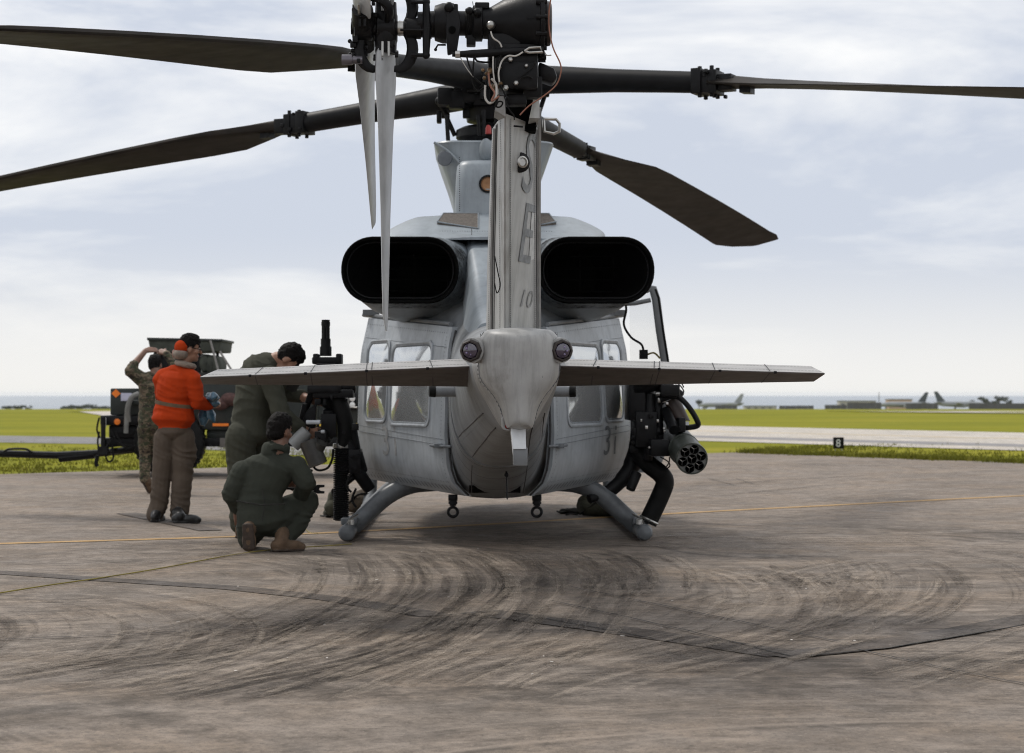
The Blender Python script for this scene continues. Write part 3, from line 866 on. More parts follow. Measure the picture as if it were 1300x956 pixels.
for yy in (-2.35, -3.1, -3.9, -4.7, -5.4):
    t = [lerp_tab(-yy, [(-q[0], q[k]) for q in Bm]) for k in (1, 2, 3, 5)]
    xo = XB * min(1, max(0, (-yy - 2) / 4))
    mb.loft([sec(yy, t[0] + .003, t[1] - .003, t[2] + .003, 2.4, t[3], xo), sec(yy - .007, t[0] + .0025, t[1] - .003, t[2] + .003, 2.4, t[3], xo)], False, False)
for a0 in (-.55, .55, -1.0, 1.0):
    pts = []
    for yy in np.linspace(-2.1, -5.45, 12):
        t = [lerp_tab(-yy, [(-q[0], q[k]) for q in Bm]) for k in (1, 2, 3, 5)]
        s, c = -math.cos(a0), math.sin(a0)
        x = math.copysign(abs(c) ** (2 / 2.4), c); z = math.copysign(abs(s) ** (2 / 2.4), s)
        pts.append(((t[0] * x * (1 + t[3] * z)) + XB * min(1, max(0, (-yy - 2) / 4)), yy, (t[1] + t[2]) / 2 + (t[2] - t[1]) / 2 * z))
    mb.tube(pts, .0035, 5)
mb.build('panel_seam', SEAM, boom)
# keel ridge down the tail end, rivets either side
mb = MB()
for i in range(60):
    for a0 in (-.9, .9):
        yy = -2.2 - i * .06
        t = [lerp_tab(-yy, [(-q[0], q[k]) for q in Bm]) for k in (1, 2, 3, 5)]
        s, c = -math.cos(a0), math.sin(a0)
        x = math.copysign(abs(c) ** (2 / 2.4), c); z = math.copysign(abs(s) ** (2 / 2.4), s)
        dot(mb, ((t[0] * x * (1 + t[3] * z)) + XB * min(1, max(0, (-yy - 2) / 4)), yy, (t[1] + t[2]) / 2 + (t[2] - t[1]) / 2 * z), (c, 0, s), .005)
def tail_skin(side, y, z):
    r_ = tail_sec(y, 1, 1.035, 1.555); best = min((p for p in r_ if (p.x - XB) * side > 0), key=lambda p: abs(p.z - z)); return best
for side in (-1, 1):
    for yy in (-6.2, -6.40):
        for k in range(22):
            z_ = 1.10 + k * .02; zz = 1.035 + (z_ - 1.035); xx = lerp_tab(zz, TW)
            dot(mb, (XB + side * (xx + .001), yy, z_), (side, -.5, -.2), .0042)
mb.build('rivet', SEAM, boom, kind='stuff')
mb = MB()
for side in (-1, 1):
    mb.tube([(XB + side * lerp_tab(z_, TW) * .985, -6.445, z_) for z_ in np.linspace(1.06, 1.53, 16)], .0016, 5)
    mb.tube([(XB + side * x_, -6.60 - (.5 - x_ / .2) * .03, z_) for x_, z_ in ((.045, 1.30), (.11, 1.30), (.11, 1.42), (.045, 1.42), (.045, 1.30))], .0018, 5)
mb.build('panel_seam', MARK, boom)

# warning sensors on the corners of the tail end
for px, sd in ((599.5, -1), (711.5, 1)):
    c = hp(px, 445, -6.52); d = Vector((sd * .36, -1, -.06)).normalized()
    mb = MB(); mb.tube([c - d * .34 + Vector((-sd * .06, 0, -.01)), c - d * .16 + Vector((-sd * .015, 0, 0)), c - d * .03, c + d * .012], [.045, .062, .066, .062], 20); mb.build('sensor_pod', PAINT_TAIL, boom)
    mb = MB(); mb.lathe(c, d, [(-.005, .056), (.028, .056), (.034, .050), (.034, .043), (.020, .041), (.02, .0)], 8, False)
    mb.build('sensor_bezel', mat('brownish black bezel', (0.025, 0.018, 0.016), .5), boom, 25)
    mb = MB(); mb.lathe(c + d * .021, d, [(0, .041), (.012, .036), (.02, .02), (.022, .001)], 16); mb.build('sensor_lens', LENS, boom)
    mb = MB()
    for k in range(5):
        a = k * 1.256; q = c + d * .038 + Vector((math.cos(a) * .019, 0, math.sin(a) * .019)); mb.ball(q, .006, 8, 5)
    mb.build('sensor_window', mat('violet glass bead', (.18, .14, .26), .1, spec=.9), boom)
# tail bumper: red rimmed socket, pale light block and the drop-down shoe
e0 = hp(655, 537, -6.46)
mb = MB()
for s_ in (1.0,):
    rr = [[Vector((e0.x + x * k, e0.y + dy, e0.z + z * k)) for x, z in rounded(.142, .078, .022)] for dy, k in ((.16, 1.0), (0, 1.0), (-.006, .93), (-.006, .80), (.03, .76))]
    mb.loft(rr, True, False)
mb.build('bumper_socket', [PAINT_TAIL], boom)
mb = MB(); mb.loft([[Vector((e0.x + x, e0.y + dy, e0.z - .002 + z)) for x, z in rounded(.110, .052, .016)] for dy in (.02, -.0035)]); mb.build('socket_gasket', RED, boom)
a, b_ = hp(657.5, 540, -6.50), hp(659.5, 570, -6.56)
mb = MB()
mb.loft([[a + Vector((x * .074, 0, 0)) + Vector((0, y, 0)) for x, y in ((-.5, -.015), (.5, -.015), (.5, .06), (-.5, .06))],
         [b_ + Vector((x * .066, 0, 0)) + Vector((0, y, 0)) for x, y in ((-.5, -.015), (.5, -.015), (.5, .05), (-.5, .05))]])
mb.build('tail_light_block', WHITE, boom, bevel=.004)
c0, c1 = hp(661, 568, -6.565), hp(660.5, 591, -6.52)
mb = MB(); mb.bbox((c0.x - .037, c0.y - .0, c0.z), (c1.x + .035, c0.y + .09, c1.z)); mb.build('bumper_shoe', PAINT, boom, bevel=.005)
mb = MB(); mb.tube([hp(649, 545, -6.45), hp(652, 575, -6.5), hp(654, 590, -6.5)], .006, 6); mb.build('bumper_strut', STEEL, boom)
# antenna blade below the belly
mb = MB(); mb.tube([hp(643, 588, -1.7), hp(643, 604, -1.75), hp(644, 634, -1.8)], [.010, .006, .005], 6); mb.ball(hp(643, 603, -1.75), .017, 8, 6); mb.build('whip_antenna', BLACK, boom)
# side pods at the boom root (flare dispensers)
for px, sd in ((547, -1), (729, 1)):
    c = hp(px, 497, -3.1)
    mb = MB(); mb.lathe(c, (-sd, .12, 0), [(0, .030), (.01, .036), (.30, .036)], 18); mb.build('dispenser', PAINT, boom)
    mb = MB(); mb.lathe(c, (-sd, .12, 0), [(-.012, .030), (-.012, .036), (.03, .040), (.032, .030)], 18); mb.build('dispenser_cap', BLACK2, boom)

# ---- horizontal stabilizers: wedge section, riveted top skin
def stab(te0, te1, tp0, tp1, bt0, bt1, sd):
    yT, yR = -5.62, -5.05
    TE = [hp(*te0, yT), hp(*te1, yT)]; TP = [hp(*tp0, yR), hp(*tp1, yR)]; BT = [hp(*bt0, yR), hp(*bt1, yR)]
    LE = [(a + b_) / 2 + Vector((0, .22 - .06 * i, 0)) for i, (a, b_) in enumerate(zip(TP, BT))]
    rings = []
    for i in range(2):
        up, dn = Vector((0, 0, .003)), Vector((0, 0, -.003))
        rings.append([TE[i] + up, TP[i], TP[i] + (LE[i] - TP[i]) * .55 + Vector((0, 0, .012)), LE[i], BT[i] + (LE[i] - BT[i]) * .55 - Vector((0, 0, .012)), BT[i], TE[i] + dn])
    mb = MB(); N = 10
    for k in range(N):
        pass
    full = [[a.lerp(b_, k / N) for a, b_ in zip(*rings)] for k in range(N + 1)]
    mb.loft(full)
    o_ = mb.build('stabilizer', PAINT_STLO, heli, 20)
    q = MB(); up2 = Vector((0, 0, .004))         # separate upper skin sheet in the painted lit tone, lapped over the spar
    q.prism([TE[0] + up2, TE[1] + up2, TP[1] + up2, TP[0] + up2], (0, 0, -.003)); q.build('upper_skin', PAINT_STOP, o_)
    top = [TE[0] + Vector((0, 0, .0045)), TE[1] + Vector((0, 0, .0045)), TP[1] + Vector((0, 0, .0045)), TP[0] + Vector((0, 0, .0045))]
    nrm = (top[1] - top[0]).cross(top[3] - top[0]); nrm = nrm if nrm.z > 0 else -nrm; nrm.normalize()
    bot = [TE[0], TE[1], BT[1], BT[0]]
    nb = (bot[1] - bot[0]).cross(bot[3] - bot[0]); nb = nb if nb.z < 0 else -nb; nb.normalize()
    q = MB()
    for v_ in (.22, .78):
        for k in range(78):
            dot(q, bilin(top, (k + .5) / 78, v_), nrm, .0085)
    for k in range(60): dot(q, bilin(bot, (k + .5) / 60, .06), nb, .005)
    q.build('rivet', SEAM, o_, kind='stuff')
    q = MB()
    for u in (.16, .38, .40, .60, .80):
        a, b_, w = bilin(top, u, .0), bilin(top, u + .022 * 1, 1.0), (top[1] - top[0]).normalized() * .006
        q.add([a + nrm * .002, b_ + nrm * .002, b_ + w + nrm * .002, a + w + nrm * .002], [(0, 1, 2, 3)])
        a, b_ = bilin(bot, u, .0), bilin(bot, u, .96)
        q.add([a + nb * .003, b_ + nb * .003, b_ + w + nb * .003, a + w + nb * .003], [(0, 1, 2, 3)])
    q.build('panel_seam', SEAM, o_)
    q = MB()
    for u in (.18, .40, .62, .82):
        p_ = bilin(top, u, .0); q.box(p_ + Vector((0, -.004, -.005)), (.014, .02, .014))
    q.build('static_wick_mount', BLACK, o_)
    return o_
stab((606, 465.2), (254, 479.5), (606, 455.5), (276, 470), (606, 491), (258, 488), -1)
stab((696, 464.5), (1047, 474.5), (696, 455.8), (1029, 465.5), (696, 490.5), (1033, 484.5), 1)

# ---- fin: wedge seen edge-on, both skins visible, drive cover at its leading edge
def fin_pt(px_te, z, k):
    pass
FZ = [(1.50, 617, 641, 685, -6.40), (1.9, 618.5, 641, 684.5, -6.52), (2.3, 622, 641, 684.5, -6.66), (2.58, 625, 641.5, 685, -6.76)]
yrow = lambda z, D: HOR - (z - EYE) * FPX / D
rings, FL = [], []
for z, xl, xt, xr, yt in FZ:
    D = 16.4 + yt
    py = yrow(z, D)
    te = hp(xt, py, yt); le_y = yt + .62
    L_ = hp(xl, yrow(z, D + .55), yt + .55); R_ = hp(xr, yrow(z, D + .55), yt + .55)
    te.z = L_.z = R_.z = z
    mid = (L_ + R_) / 2
    FL.append((te, L_, R_))
    rings.append([te + Vector((-.004, 0, 0)), te.lerp(L_, .55) + Vector((-.006, 0, 0)), L_, L_ + Vector((.01, .14, 0)), mid + Vector((0, .36, 0)), R_ + Vector((-.01, .14, 0)), R_, te.lerp(R_, .5) + Vector((.012, -.0, 0)), te + Vector((.004, 0, 0))])
mb = MB(); mb.loft(rings)
fin = mb.build('tail_fin', PAINT_TAIL, heli, 28)
def fin_face(side, s, z, off=.003):
    """s = 0 trailing edge .. 1 front of the visible skin"""
    for (a, b_) in zip(range(len(FZ) - 1), range(1, len(FZ))):
        if z <= FZ[b_][0] or b_ == len(FZ) - 1:
            t = (z - FZ[a][0]) / (FZ[b_][0] - FZ[a][0])
            te = FL[a][0].lerp(FL[b_][0], t); f = FL[a][side].lerp(FL[b_][side], t); break
    if side == 2:
        mid = te.lerp(f, .5) + Vector((.012, 0, 0))
        p_ = (te + Vector((.004, 0, 0))).lerp(mid, s * 2) if s < .5 else mid.lerp(f, s * 2 - 1)
        nrm = Vector((.95, -.3, 0))
    else:
        mid = te.lerp(f, .55) + Vector((-.006, 0, 0))
        p_ = (te - Vector((.004, 0, 0))).lerp(mid, s / .55) if s < .55 else mid.lerp(f, (s - .55) / .45)
        nrm = Vector((-.97, -.2, 0))
    return p_ + nrm * off, nrm
q = MB()
for side, ss in ((2, (.10, .82)), (1, (.2, .80))):
    for s in ss:
        for k in range(96):
            p_, nr = fin_face(side, s, 1.55 + k * 1.02 / 96); dot(q, p_, nr, .0058)
q.build('rivet', SEAM, fin, kind='stuff')
q = MB()
for side, s in ((2, .90), (1, .50), (1, .58)):
    q.tube([fin_face(side, s, z, .001)[0] for z in np.linspace(1.52, 2.57, 9)], .0032, 5)
q.build('panel_seam', SEAM, fin)
# raised edge strips that catch the light
q = MB(); q.tube([fin_face(2, .96, z, .003)[0] for z in np.linspace(1.51, 2.68, 9)], .013, 6, oval=(.6, 1)); q.build('edge_strip', PAINT_TAIL, fin)
q = MB(); q.tube([fin_face(1, .66, z, .002)[0] for z in np.linspace(1.51, 2.56, 9)], .010, 6); q.build('edge_strip', PAINT_TAIL, fin)
# tail code letters and number on the starboard skin
MARK_FIN = mat('weathered fin letter paint', (0.19, 0.20, 0.21), .6, .4, 16)
def fin_text(s, z0, h, s0, w, shear, m_, name, lab):
    gv, gf = glyphs(s); q = MB(); W = max(x for x, y in gv)
    P_ = []
    for x, y in gv:
        P_.append(fin_face(2, s0 + w * x / W + shear * y, z0 + h * y, .004)[0])
    q.add(P_, gf); q.build(name, m_, fin, label=lab)
fin_text('S', 2.235, .31, .38, .32, .20, MARK_FIN, 'letter', 'dark grey letter S')
fin_text('E', 1.89, .30, .32, .34, .22, MARK_FIN, 'letter', 'dark grey letter E')
fin_text('10', 1.665, .09, .36, .34, .12, MARK_F, 'numeral', None)
# pale patch beside the E
q = MB(); pz = [fin_face(2, s, z, .003)[0] for s, z in ((.62, 1.90), (.80, 1.92), (.86, 2.16), (.74, 2.20))]; q.add(pz, [(0, 1, 2, 3)])
q.build('pale_patch', mat('pale patch paint', (.46, .465, .46), .5, .25, 18), fin)
# round fitting, hanging cords, bracket loop
c, nr = fin_face(2, .36, 2.375, .004); d = Vector((.45, -.9, 0)).normalized()
q = MB(); q.lathe(c, d, [(-.02, .052), (.006, .050), (.010, .042)], 20); q.build('fitting_base', BLACK, fin)
q = MB(); q.lathe(c + d * .01, d, [(0, .030), (.014, .030), (.018, .022), (.010, .018), (.01, .0)], 18, False); q.build('fitting_ring', STEEL, fin)
q = MB(); q.tube([hp(691, 151, -6.3), hp(706, 151.5, -6.3), hp(710.5, 157, -6.3), hp(710, 167, -6.3), hp(703, 170, -6.3), hp(691, 167, -6.3), hp(690, 151, -6.3)], .008, 8); q.build('handle_loop', STEEL, fin)
q = MB(); q.tube(smooth_path([hp(628, 325, -6.60), hp(632, 345, -6.63), hp(635, 362, -6.63), hp(631, 372, -6.62), hp(628, 360, -6.6)]), .003, 5); q.build('cord', BLACK2, fin)
q = MB(); q.tube([hp(652, 160, -6.8), hp(664, 161, -6.8)], .005, 6); q.build('pin', BLACK, fin)

# ---- top of the fin: open frame, gearbox, tail rotor drive
q = MB()
q.prism([hp(628, 140, -6.78), hp(634, 122, -6.78), hp(641, 122, -6.82), hp(642, 148, -6.82)], (0, .25, 0))
q.prism([hp(672, 150, -6.70), hp(679, 117, -6.70), hp(685, 114, -6.66), hp(685, 150, -6.6)], (0, .25, 0))
q.build('fin_frame', PAINT_TAIL, fin)
q = MB(); q.box(hp(660, 138, -6.42), (.16, .12, .24)); q.build('fin_bay', SOOT_SHADE, fin)
YG = -6.72
gb = MB()
def gx(px, py, dy=0): return hp(px, py, YG + dy)
ax = Vector((1, 0, 0)); c28 = gx(648, 30)
X = lambda px: gx(px, 30).x - c28.x
gb.lathe(c28, ax, [(X(598), .070), (X(602), .088), (X(612), .088), (X(613), .074), (X(622), .078), (X(640), .118), (X(664), .152), (X(684), .168), (X(685), .184), (X(690), .184), (X(691), .12), (X(694), .12)], 32)
gear = gb.build('tail_gearbox', BLACK, heli, 30)
q = MB(); q.lathe(c28, ax, [(X(691), .112), (X(698), .108), (X(700), .095), (X(700.5), .0)], 24, False); q.build('end_cover', mat('brown black cover', (.03, .018, .016), .4), gear)
q = MB()
for k in range(14):
    a = k * 2 * math.pi / 14
    q.cyl(c28 + Vector((X(679), math.cos(a) * .176, math.sin(a) * .176)), c28 + Vector((X(693), math.cos(a) * .176, math.sin(a) * .176)), .012, seg=8)
    if k % 2: q.box(c28 + Vector((X(676), math.cos(a) * .158, math.sin(a) * .158)), (.06, .012, .012))
q.build('flange_bolt', BLACK, gear)
q = MB(); q.box(gx(655, 78), (.21, .22, .14)); q.box(gx(657, 100), (.19, .24, .13)); q.box(gx(640, 62), (.16, .2, .12)); q.build('gearbox_mount', BLACK, gear, bevel=.012)
q = MB(); q.prism([gx(684, 78), gx(704, 86), gx(708, 98), gx(702, 106), gx(684, 100)], (0, .12, 0)); q.build('side_bracket', BLACK, gear, bevel=.012)
q = MB()
for i in range(7): q.torus(c28 + Vector((X(593 + i * 2.6), 0, 0)), ax, .064, .011, 22, 6)
q.build('bellows', BLACK2, gear)
q = MB(); q.lathe(c28, ax, [(X(530), .055), (X(551), .060), (X(552), .085), (X(562), .098), (X(576), .098), (X(577), .06), (X(592), .06)], 26); q.build('pitch_bearing', BLACK, gear)
q = MB(); q.prism([gx(566, 12, -.10), gx(582, 12, -.10), gx(585, 30, -.10), gx(580, 66, -.10), gx(568, 70, -.10), gx(566, 40, -.10)], (0, .03, 0)); q.build('pitch_lever', BLACK, gear, bevel=.008)
q = MB(); q.lathe(gx(574, 38, -.105), (0, -1, 0), [(0, .018), (.006, .018), (.006, .0)], 14, False); q.build('lever_bush', SOOT_SHADE, gear)
q = MB(); q.tube([gx(574, 69, -.12), gx(600, 68.5, -.12), gx(690, 63, -.12)], [.012, .020, .020], 12); q.build('control_rod', BLACK, gear)
q = MB(); q.tube([gx(578, 69, -.125), gx(584, 69, -.125)], .018, 8); q.build('rod_end', STEEL, gear)
q = MB(); q.tube([gx(666, 65, -.14), gx(672, 61, -.14), gx(686, 60, -.14), gx(689, 66, -.14), gx(672, 67, -.14), gx(666, 65, -.14)], .007, 8); q.build('rod_end', STEEL, gear)
for px, py, r_ in ((623, 32, .022), (570, 9, .025), (596, 14, .02), (606, 16, .022)):
    q = MB(); q.ball(gx(px, py, -.10), r_, 12, 8); q.build('fitting', STEEL if px == 623 else BLACK, gear)
for (px, py), sz in (((612, 9), (.07, .1, .03)), ((575, 16), (.05, .14, .06)), ((600, 20), (.05, .1, .05)), ((598, 52), (.045, .08, .05)), ((655, 128), (.10, .1, .05)), ((630, 92), (.08, .1, .12)), ((676, 112), (.09, .1, .10)), ((640, 104), (.06, .1, .08))):
    q = MB(); q.box(gx(px, py), sz); q.build('linkage', BLACK, gear, bevel=.005)
for px, py, r_ in ((648, 76, .012), (655, 106, .012), (642, 112, .014), (668, 84, .009), (634, 86, .010)):
    q = MB(); q.lathe(gx(px, py, -.12), (0, -1, 0), [(0, r_), (.02, r_), (.024, r_ * .6), (.024, 0)], 6, False); q.build('fitting', STEEL, gear)
# cables
cab = [([(700, -6), (697, 15), (697, 35), (702, 60), (711, 80), (712, 92), (706, 108), (690, 122), (672, 134), (660, 146)], .0038, WIRE_O, -.16),
       ([(623, 40), (626, 48), (634, 54), (637, 60)], .0042, WIRE_W, -.15), ([(664, 66), (655, 71), (645, 71), (637, 78), (633, 92), (634, 104)], .0042, WIRE_W, -.16),
       ([(592, 70), (596, 84), (604, 100), (616, 109)], .0045, BLACK2, -.15), ([(602, 70), (601, 84), (600, 104), (607, 116), (616, 108), (620, 96)], .005, BLACK2, -.13),
       ([(603, 70), (605, 77), (614, 79), (620, 79)], .005, BLACK2, -.13), ([(584, 72), (592, 86), (601, 98)], .0025, WIRE_W, -.13),
       ([(626, 72), (626, 88), (628, 104), (632, 120)], .004, WIRE_W, -.14), ([(636, 70), (633, 86), (635, 104), (640, 118), (646, 126)], .0045, BLACK2, -.15),
       ([(616, 108), (616, 124), (622, 131), (629, 124), (630, 108), (624, 100)], .006, WIRE_W, -.15), ([(620, 92), (622, 108), (628, 118), (624, 128), (634, 122)], .005, WIRE_O, -.16),
       ([(630, 134), (633, 129), (638, 130), (636, 135), (631, 136), (630, 132)], .004, BLACK2, -.17), ([(640, 122), (646, 138), (652, 146), (653, 152)], .0035, BLACK2, -.17),
       ([(676, 100), (670, 97), (660, 99), (676, 86), (679, 78)], .005, BLACK2, -.14), ([(690, 64), (694, 70), (700, 70)], .003, WIRE_W, -.1), ([(600, 2), (602, 16)], .002, BLACK, -.1)]
for pts, r_, m_, dy in cab:
    q = MB(); q.tube(smooth_path([gx(px, py, dy + random.uniform(-.01, .01)) for px, py in pts], 5), r_, 6); q.build('cable', m_, gear)
q = MB()
for k in range(9):
    q.ball(gx(random.uniform(612, 636), random.uniform(84, 126), -.12 + random.uniform(-.03, .05)), random.uniform(.008, .018), 8, 5)
q.build('connector', mat('tarnished brass', (.16, .10, .05), .4, .5, 20, metal=.6), gear, kind='stuff')

# ---- tail rotor: two stacked pairs of blades on a lateral shaft
hubc = gx(490, 36)
shaft = MB(); shaft.lathe(hubc, ax, [(-.17, .03), (-.02, .04), (.06, .034), (.10, .034), (.101, .050), (.17, .052), (.171, .044), (.25, .044)], 22)
trh = shaft.build('tail_rotor_hub', BLACK, heli)
q = MB(); q.lathe(hubc, ax, [(.058, .036), (.085, .036)], 18); q.lathe(hubc, ax, [(.066, .039), (.07, .039)], 18); q.build('shaft_collar', STEEL, trh)
XI, XO = hubc.x, gx(461.5, 36).x          # inner and outer rotor planes
def tail_blade(xpl, phi, name='tail_rotor_blade', bm_=BLADE_GREY, pitch=22):
    """phi from straight down, positive swings forward"""
    rad = Vector((0, math.sin(phi), -math.cos(phi))); chd = Vector((0, math.cos(phi), math.sin(phi)))
    o0 = Vector((xpl, hubc.y, hubc.z)); rings = []
    for r_, c, tw, th in ((.105, .115, 1.7, .050), (.13, .15, 1.55, .052), (.25, .19, 1.30, .040), (.5, .20, .85, .028), (.9, .20, .5, .02), (1.25, .20, .3, .016), (1.40, .18, .25, .012), (1.475, .06, .2, .006)):
        an = R(pitch) * tw
        cd = chd * math.cos(an) + ax * math.sin(an); nn = ax * math.cos(an) - chd * math.sin(an)
        off = .04 if r_ > 1.45 else 0
        prof = ((-.5, 0), (-.42, .30), (-.2, .5), (.1, .42), (.5, .04), (.5, -.04), (.1, -.42), (-.2, -.5), (-.42, -.30))
        rings.append([o0 + rad * r_ + cd * (u * c + off) + nn * (v * th) for u, v in prof])
    mb_ = MB(); mb_.loft(rings); return mb_.build(name, bm_, heli, 50)
BL2 = mat('shaded grey blade paint', (.19, .185, .175), .4, .2, 6, .03, 50, streak=.25)
b1 = tail_blade(XI, 0.0); b2 = tail_blade(XI, math.pi); b3 = tail_blade(XO, R(54)); b4 = tail_blade(XO, R(54) + math.pi)
q = MB()
for py in (69, 75): q.lathe(gx(484, py, -.055), (0, -1, 0), [(0, .008), (.004, .008)], 8)
q.build('bolt_head', SEAM, b1)
# yokes, grips and pitch horns
for xpl, phi in ((XI, 0), (XO, R(54))):
    rad = Vector((0, math.sin(phi), -math.cos(phi))); chd = Vector((0, math.cos(phi), math.sin(phi))); o0 = Vector((xpl, hubc.y, hubc.z))
    q = MB(); q.tube([o0 - rad * .12, o0 - rad * .06, o0 + rad * .06, o0 + rad * .12], [.036, .058, .058, .036], 14); q.lathe(o0, ax, [(-.045, .05), (-.04, .062), (.04, .062), (.045, .05)], 20); q.build('yoke', BLACK, trh)
    for sg_ in (-1, 1):
        q = MB(); q.tube([o0 + rad * sg_ * .055, o0 + rad * sg_ * .125], [.055, .052], 14)
        for dd in (-.012, .012): q.box(o0 + rad * sg_ * .10 + chd * -.055 + ax * dd, (.012, .012, .05))
        q.build('grip', BLACK, trh)
        for dx in (-.014, .016):
            q = MB(); q.cyl(o0 + rad * sg_ * .075 + Vector((dx, -.058, 0)), o0 + rad * sg_ * .145 + Vector((dx, -.058, 0)), .007); q.build('retention_pin', STEEL, trh)
        for sx in ((-1, 1) if phi == 0 else (1,)):
            pts = [o0 + rad * sg_ * (.10 + .10 * math.cos(t)) * 1.0 + ax * sx * (.055 + .075 * math.sin(t)) for t in np.linspace(-.2, math.pi * .95, 12)]
            q = MB(); q.tube(pts, [.010 + .008 * math.sin(i / 11 * math.pi) for i in range(12)], 8, oval=(1, 1.6)); q.build('pitch_horn', BLACK, trh)
q = MB(); q.lathe(gx(434, 76, -.02), ax, [(0, .026), (.05, .026), (.052, .02), (.10, .02)], 14); q.build('balance_weight', mat('dull zinc', (.16, .15, .17), .4, .2, 12, metal=.6), trh)
# spider that moves the pitch links
for py in (2.5, 70):
    q = MB(); q.tube([gx(522, py, -.05), gx(541, py, -.05)], .010, 8); q.ball(gx(541, py, -.05), .020, 10, 7); q.tube([gx(541, py, -.05), gx(542, 36, -.05)], [.017, .023], 10); q.build('pitch_link', BLACK, trh)
q = MB(); q.lathe(hubc, ax, [(X(536) - hubc.x + c28.x, .03), (X(537) - hubc.x + c28.x, .05), (X(548) - hubc.x + c28.x, .05)], 18); q.build('spider', BLACK, trh)
q = MB(); q.tube([gx(508, 38, -.06), gx(540, 38, -.06)], .006, 6); q.tube([gx(553, 62, -.05), gx(556, 57, -.05), gx(566, 57, -.05)], .005, 6); q.ball(gx(553, 63, -.05), .008, 8, 6); q.build('link_rod', BLACK, trh)
q = MB()
for k in range(26):
    q.box(Vector((random.choice((XI, XO)) + random.uniform(-.06, .06), hubc.y + random.uniform(-.06, .02), hubc.z + random.uniform(-.17, .17))), [random.uniform(.012, .035) for _ in range(3)])
for k in range(8): q.ball(gx(random.uniform(443, 452), random.uniform(28, 80), 0), .011, 8, 5)
q.build('hub_hardware', BLACK, trh, bevel=.002, kind='stuff')
# ---- cowling, exhausts, mast fairing
def trap(y, ht, hb, zb, zt, n=8, r=.16):
    """rounded trapezoid section"""
    P_ = [Vector((hb, y, zb)), Vector((hb * .985, y, zb + (zt - zb) * .42)), Vector((ht + (hb - ht) * .42, y, zb + (zt - zb) * .86)), Vector((ht, y, zt - .015)), Vector((ht * .5, y, zt)), Vector((0, y, zt + .004))]
    right = smooth_path(P_, n)
    return right + [Vector((-p.x, p.y, p.z)) for p in reversed(right[:-1])]
# spine behind the engines, then the broad lid that covers them and slopes down over the exhausts
mb = MB()
mb.loft([trap(*c) for c in ((.9, .24, .28, 1.5, 2.6), (.1, .23, .28, 1.5, 2.5), (-.35, .2, .28, 1.45, 2.36), (-.7, .17, .28, 1.4, 2.18), (-1.4, .14, .27, 1.4, 1.92), (-2.3, .1, .24, 1.4, 1.74))])
mb.build('engine_spine', PAINT_TOP, heli, 45)
CW = [(3.6, .2, .5, 1.95, 2.2), (3.3, .34, .75, 1.95, 2.5), (2.6, .47, .92, 1.95, 2.74), (1.2, .52, 1.0, 1.97, 2.77), (.95, .52, .98, 2.3, 2.765), (.8, .52, .96, 2.47, 2.76), (.5, .52, .93, 2.495, 2.745), (.1, .53, .87, 2.495, 2.58), (-.10, .50, .80, 2.49, 2.515), (-.14, .48, .76, 2.48, 2.50)]
mb = MB(); mb.loft([trap(*c) for c in CW])
cowl = mb.build('engine_cowling', PAINT_TOP, heli, 45)
q = MB()
for y_ in (.55,):
    t = [lerp_tab(-y_, [(-c[0], c[k]) for c in CW]) for k in (1, 2, 3, 4)]
    q.loft([trap(y_, t[0] + .002, t[1] + .002, t[2], t[3] + .003), trap(y_ - .008, t[0] + .002, t[1] + .002, t[2], t[3] + .001)], False, False, closed=False)
for x_ in (-.58, -.2, .2, .58):
    q.tube([Vector((x_, y_, lerp_tab(-y_, [(-c[0], c[4]) for c in CW]) - (.05 if abs(x_) > .5 else -.001))) for y_ in np.linspace(.9, -.08, 8)], .003, 5)
q.build('panel_seam', SEAM, cowl)
q = MB()
for k in range(46):
    x_ = -.46 + k * .0205
    for y_ in (.53, .04): dot(q, (x_, y_, lerp_tab(-y_, [(-c[0], c[4]) for c in CW]) + .003), (0, -.4, 1), .0058)
q.build('rivet', SEAM, cowl, kind='stuff')
def top_z(y): return lerp_tab(-y, [(-c[0], c[4]) for c in CW])
for pix in (((563, 271.5), (607, 272), (607, 291.5), (555, 283)), ((684, 272), (697, 271.5), (706, 283), (684, 287))):
    pts = []
    for px, py in pix:                                  # lay each corner on the slope
        lo, hi = .05, .5
        for _ in range(30):
            mid = (lo + hi) / 2
            if hp(px, py, mid).z > top_z(mid): lo = mid
            else: hi = mid
        p_ = hp(px, py, lo); pts.append(Vector((p_.x, lo, top_z(lo) + .010)))
    q = MB(); q.prism(pts, (0, 0, -.03)); q.build('mesh_vent', MESHV, cowl)
    q = MB(); q.tube(pts + [pts[0]], .006, 6); q.build('vent_frame', PAINT_TOP, cowl)

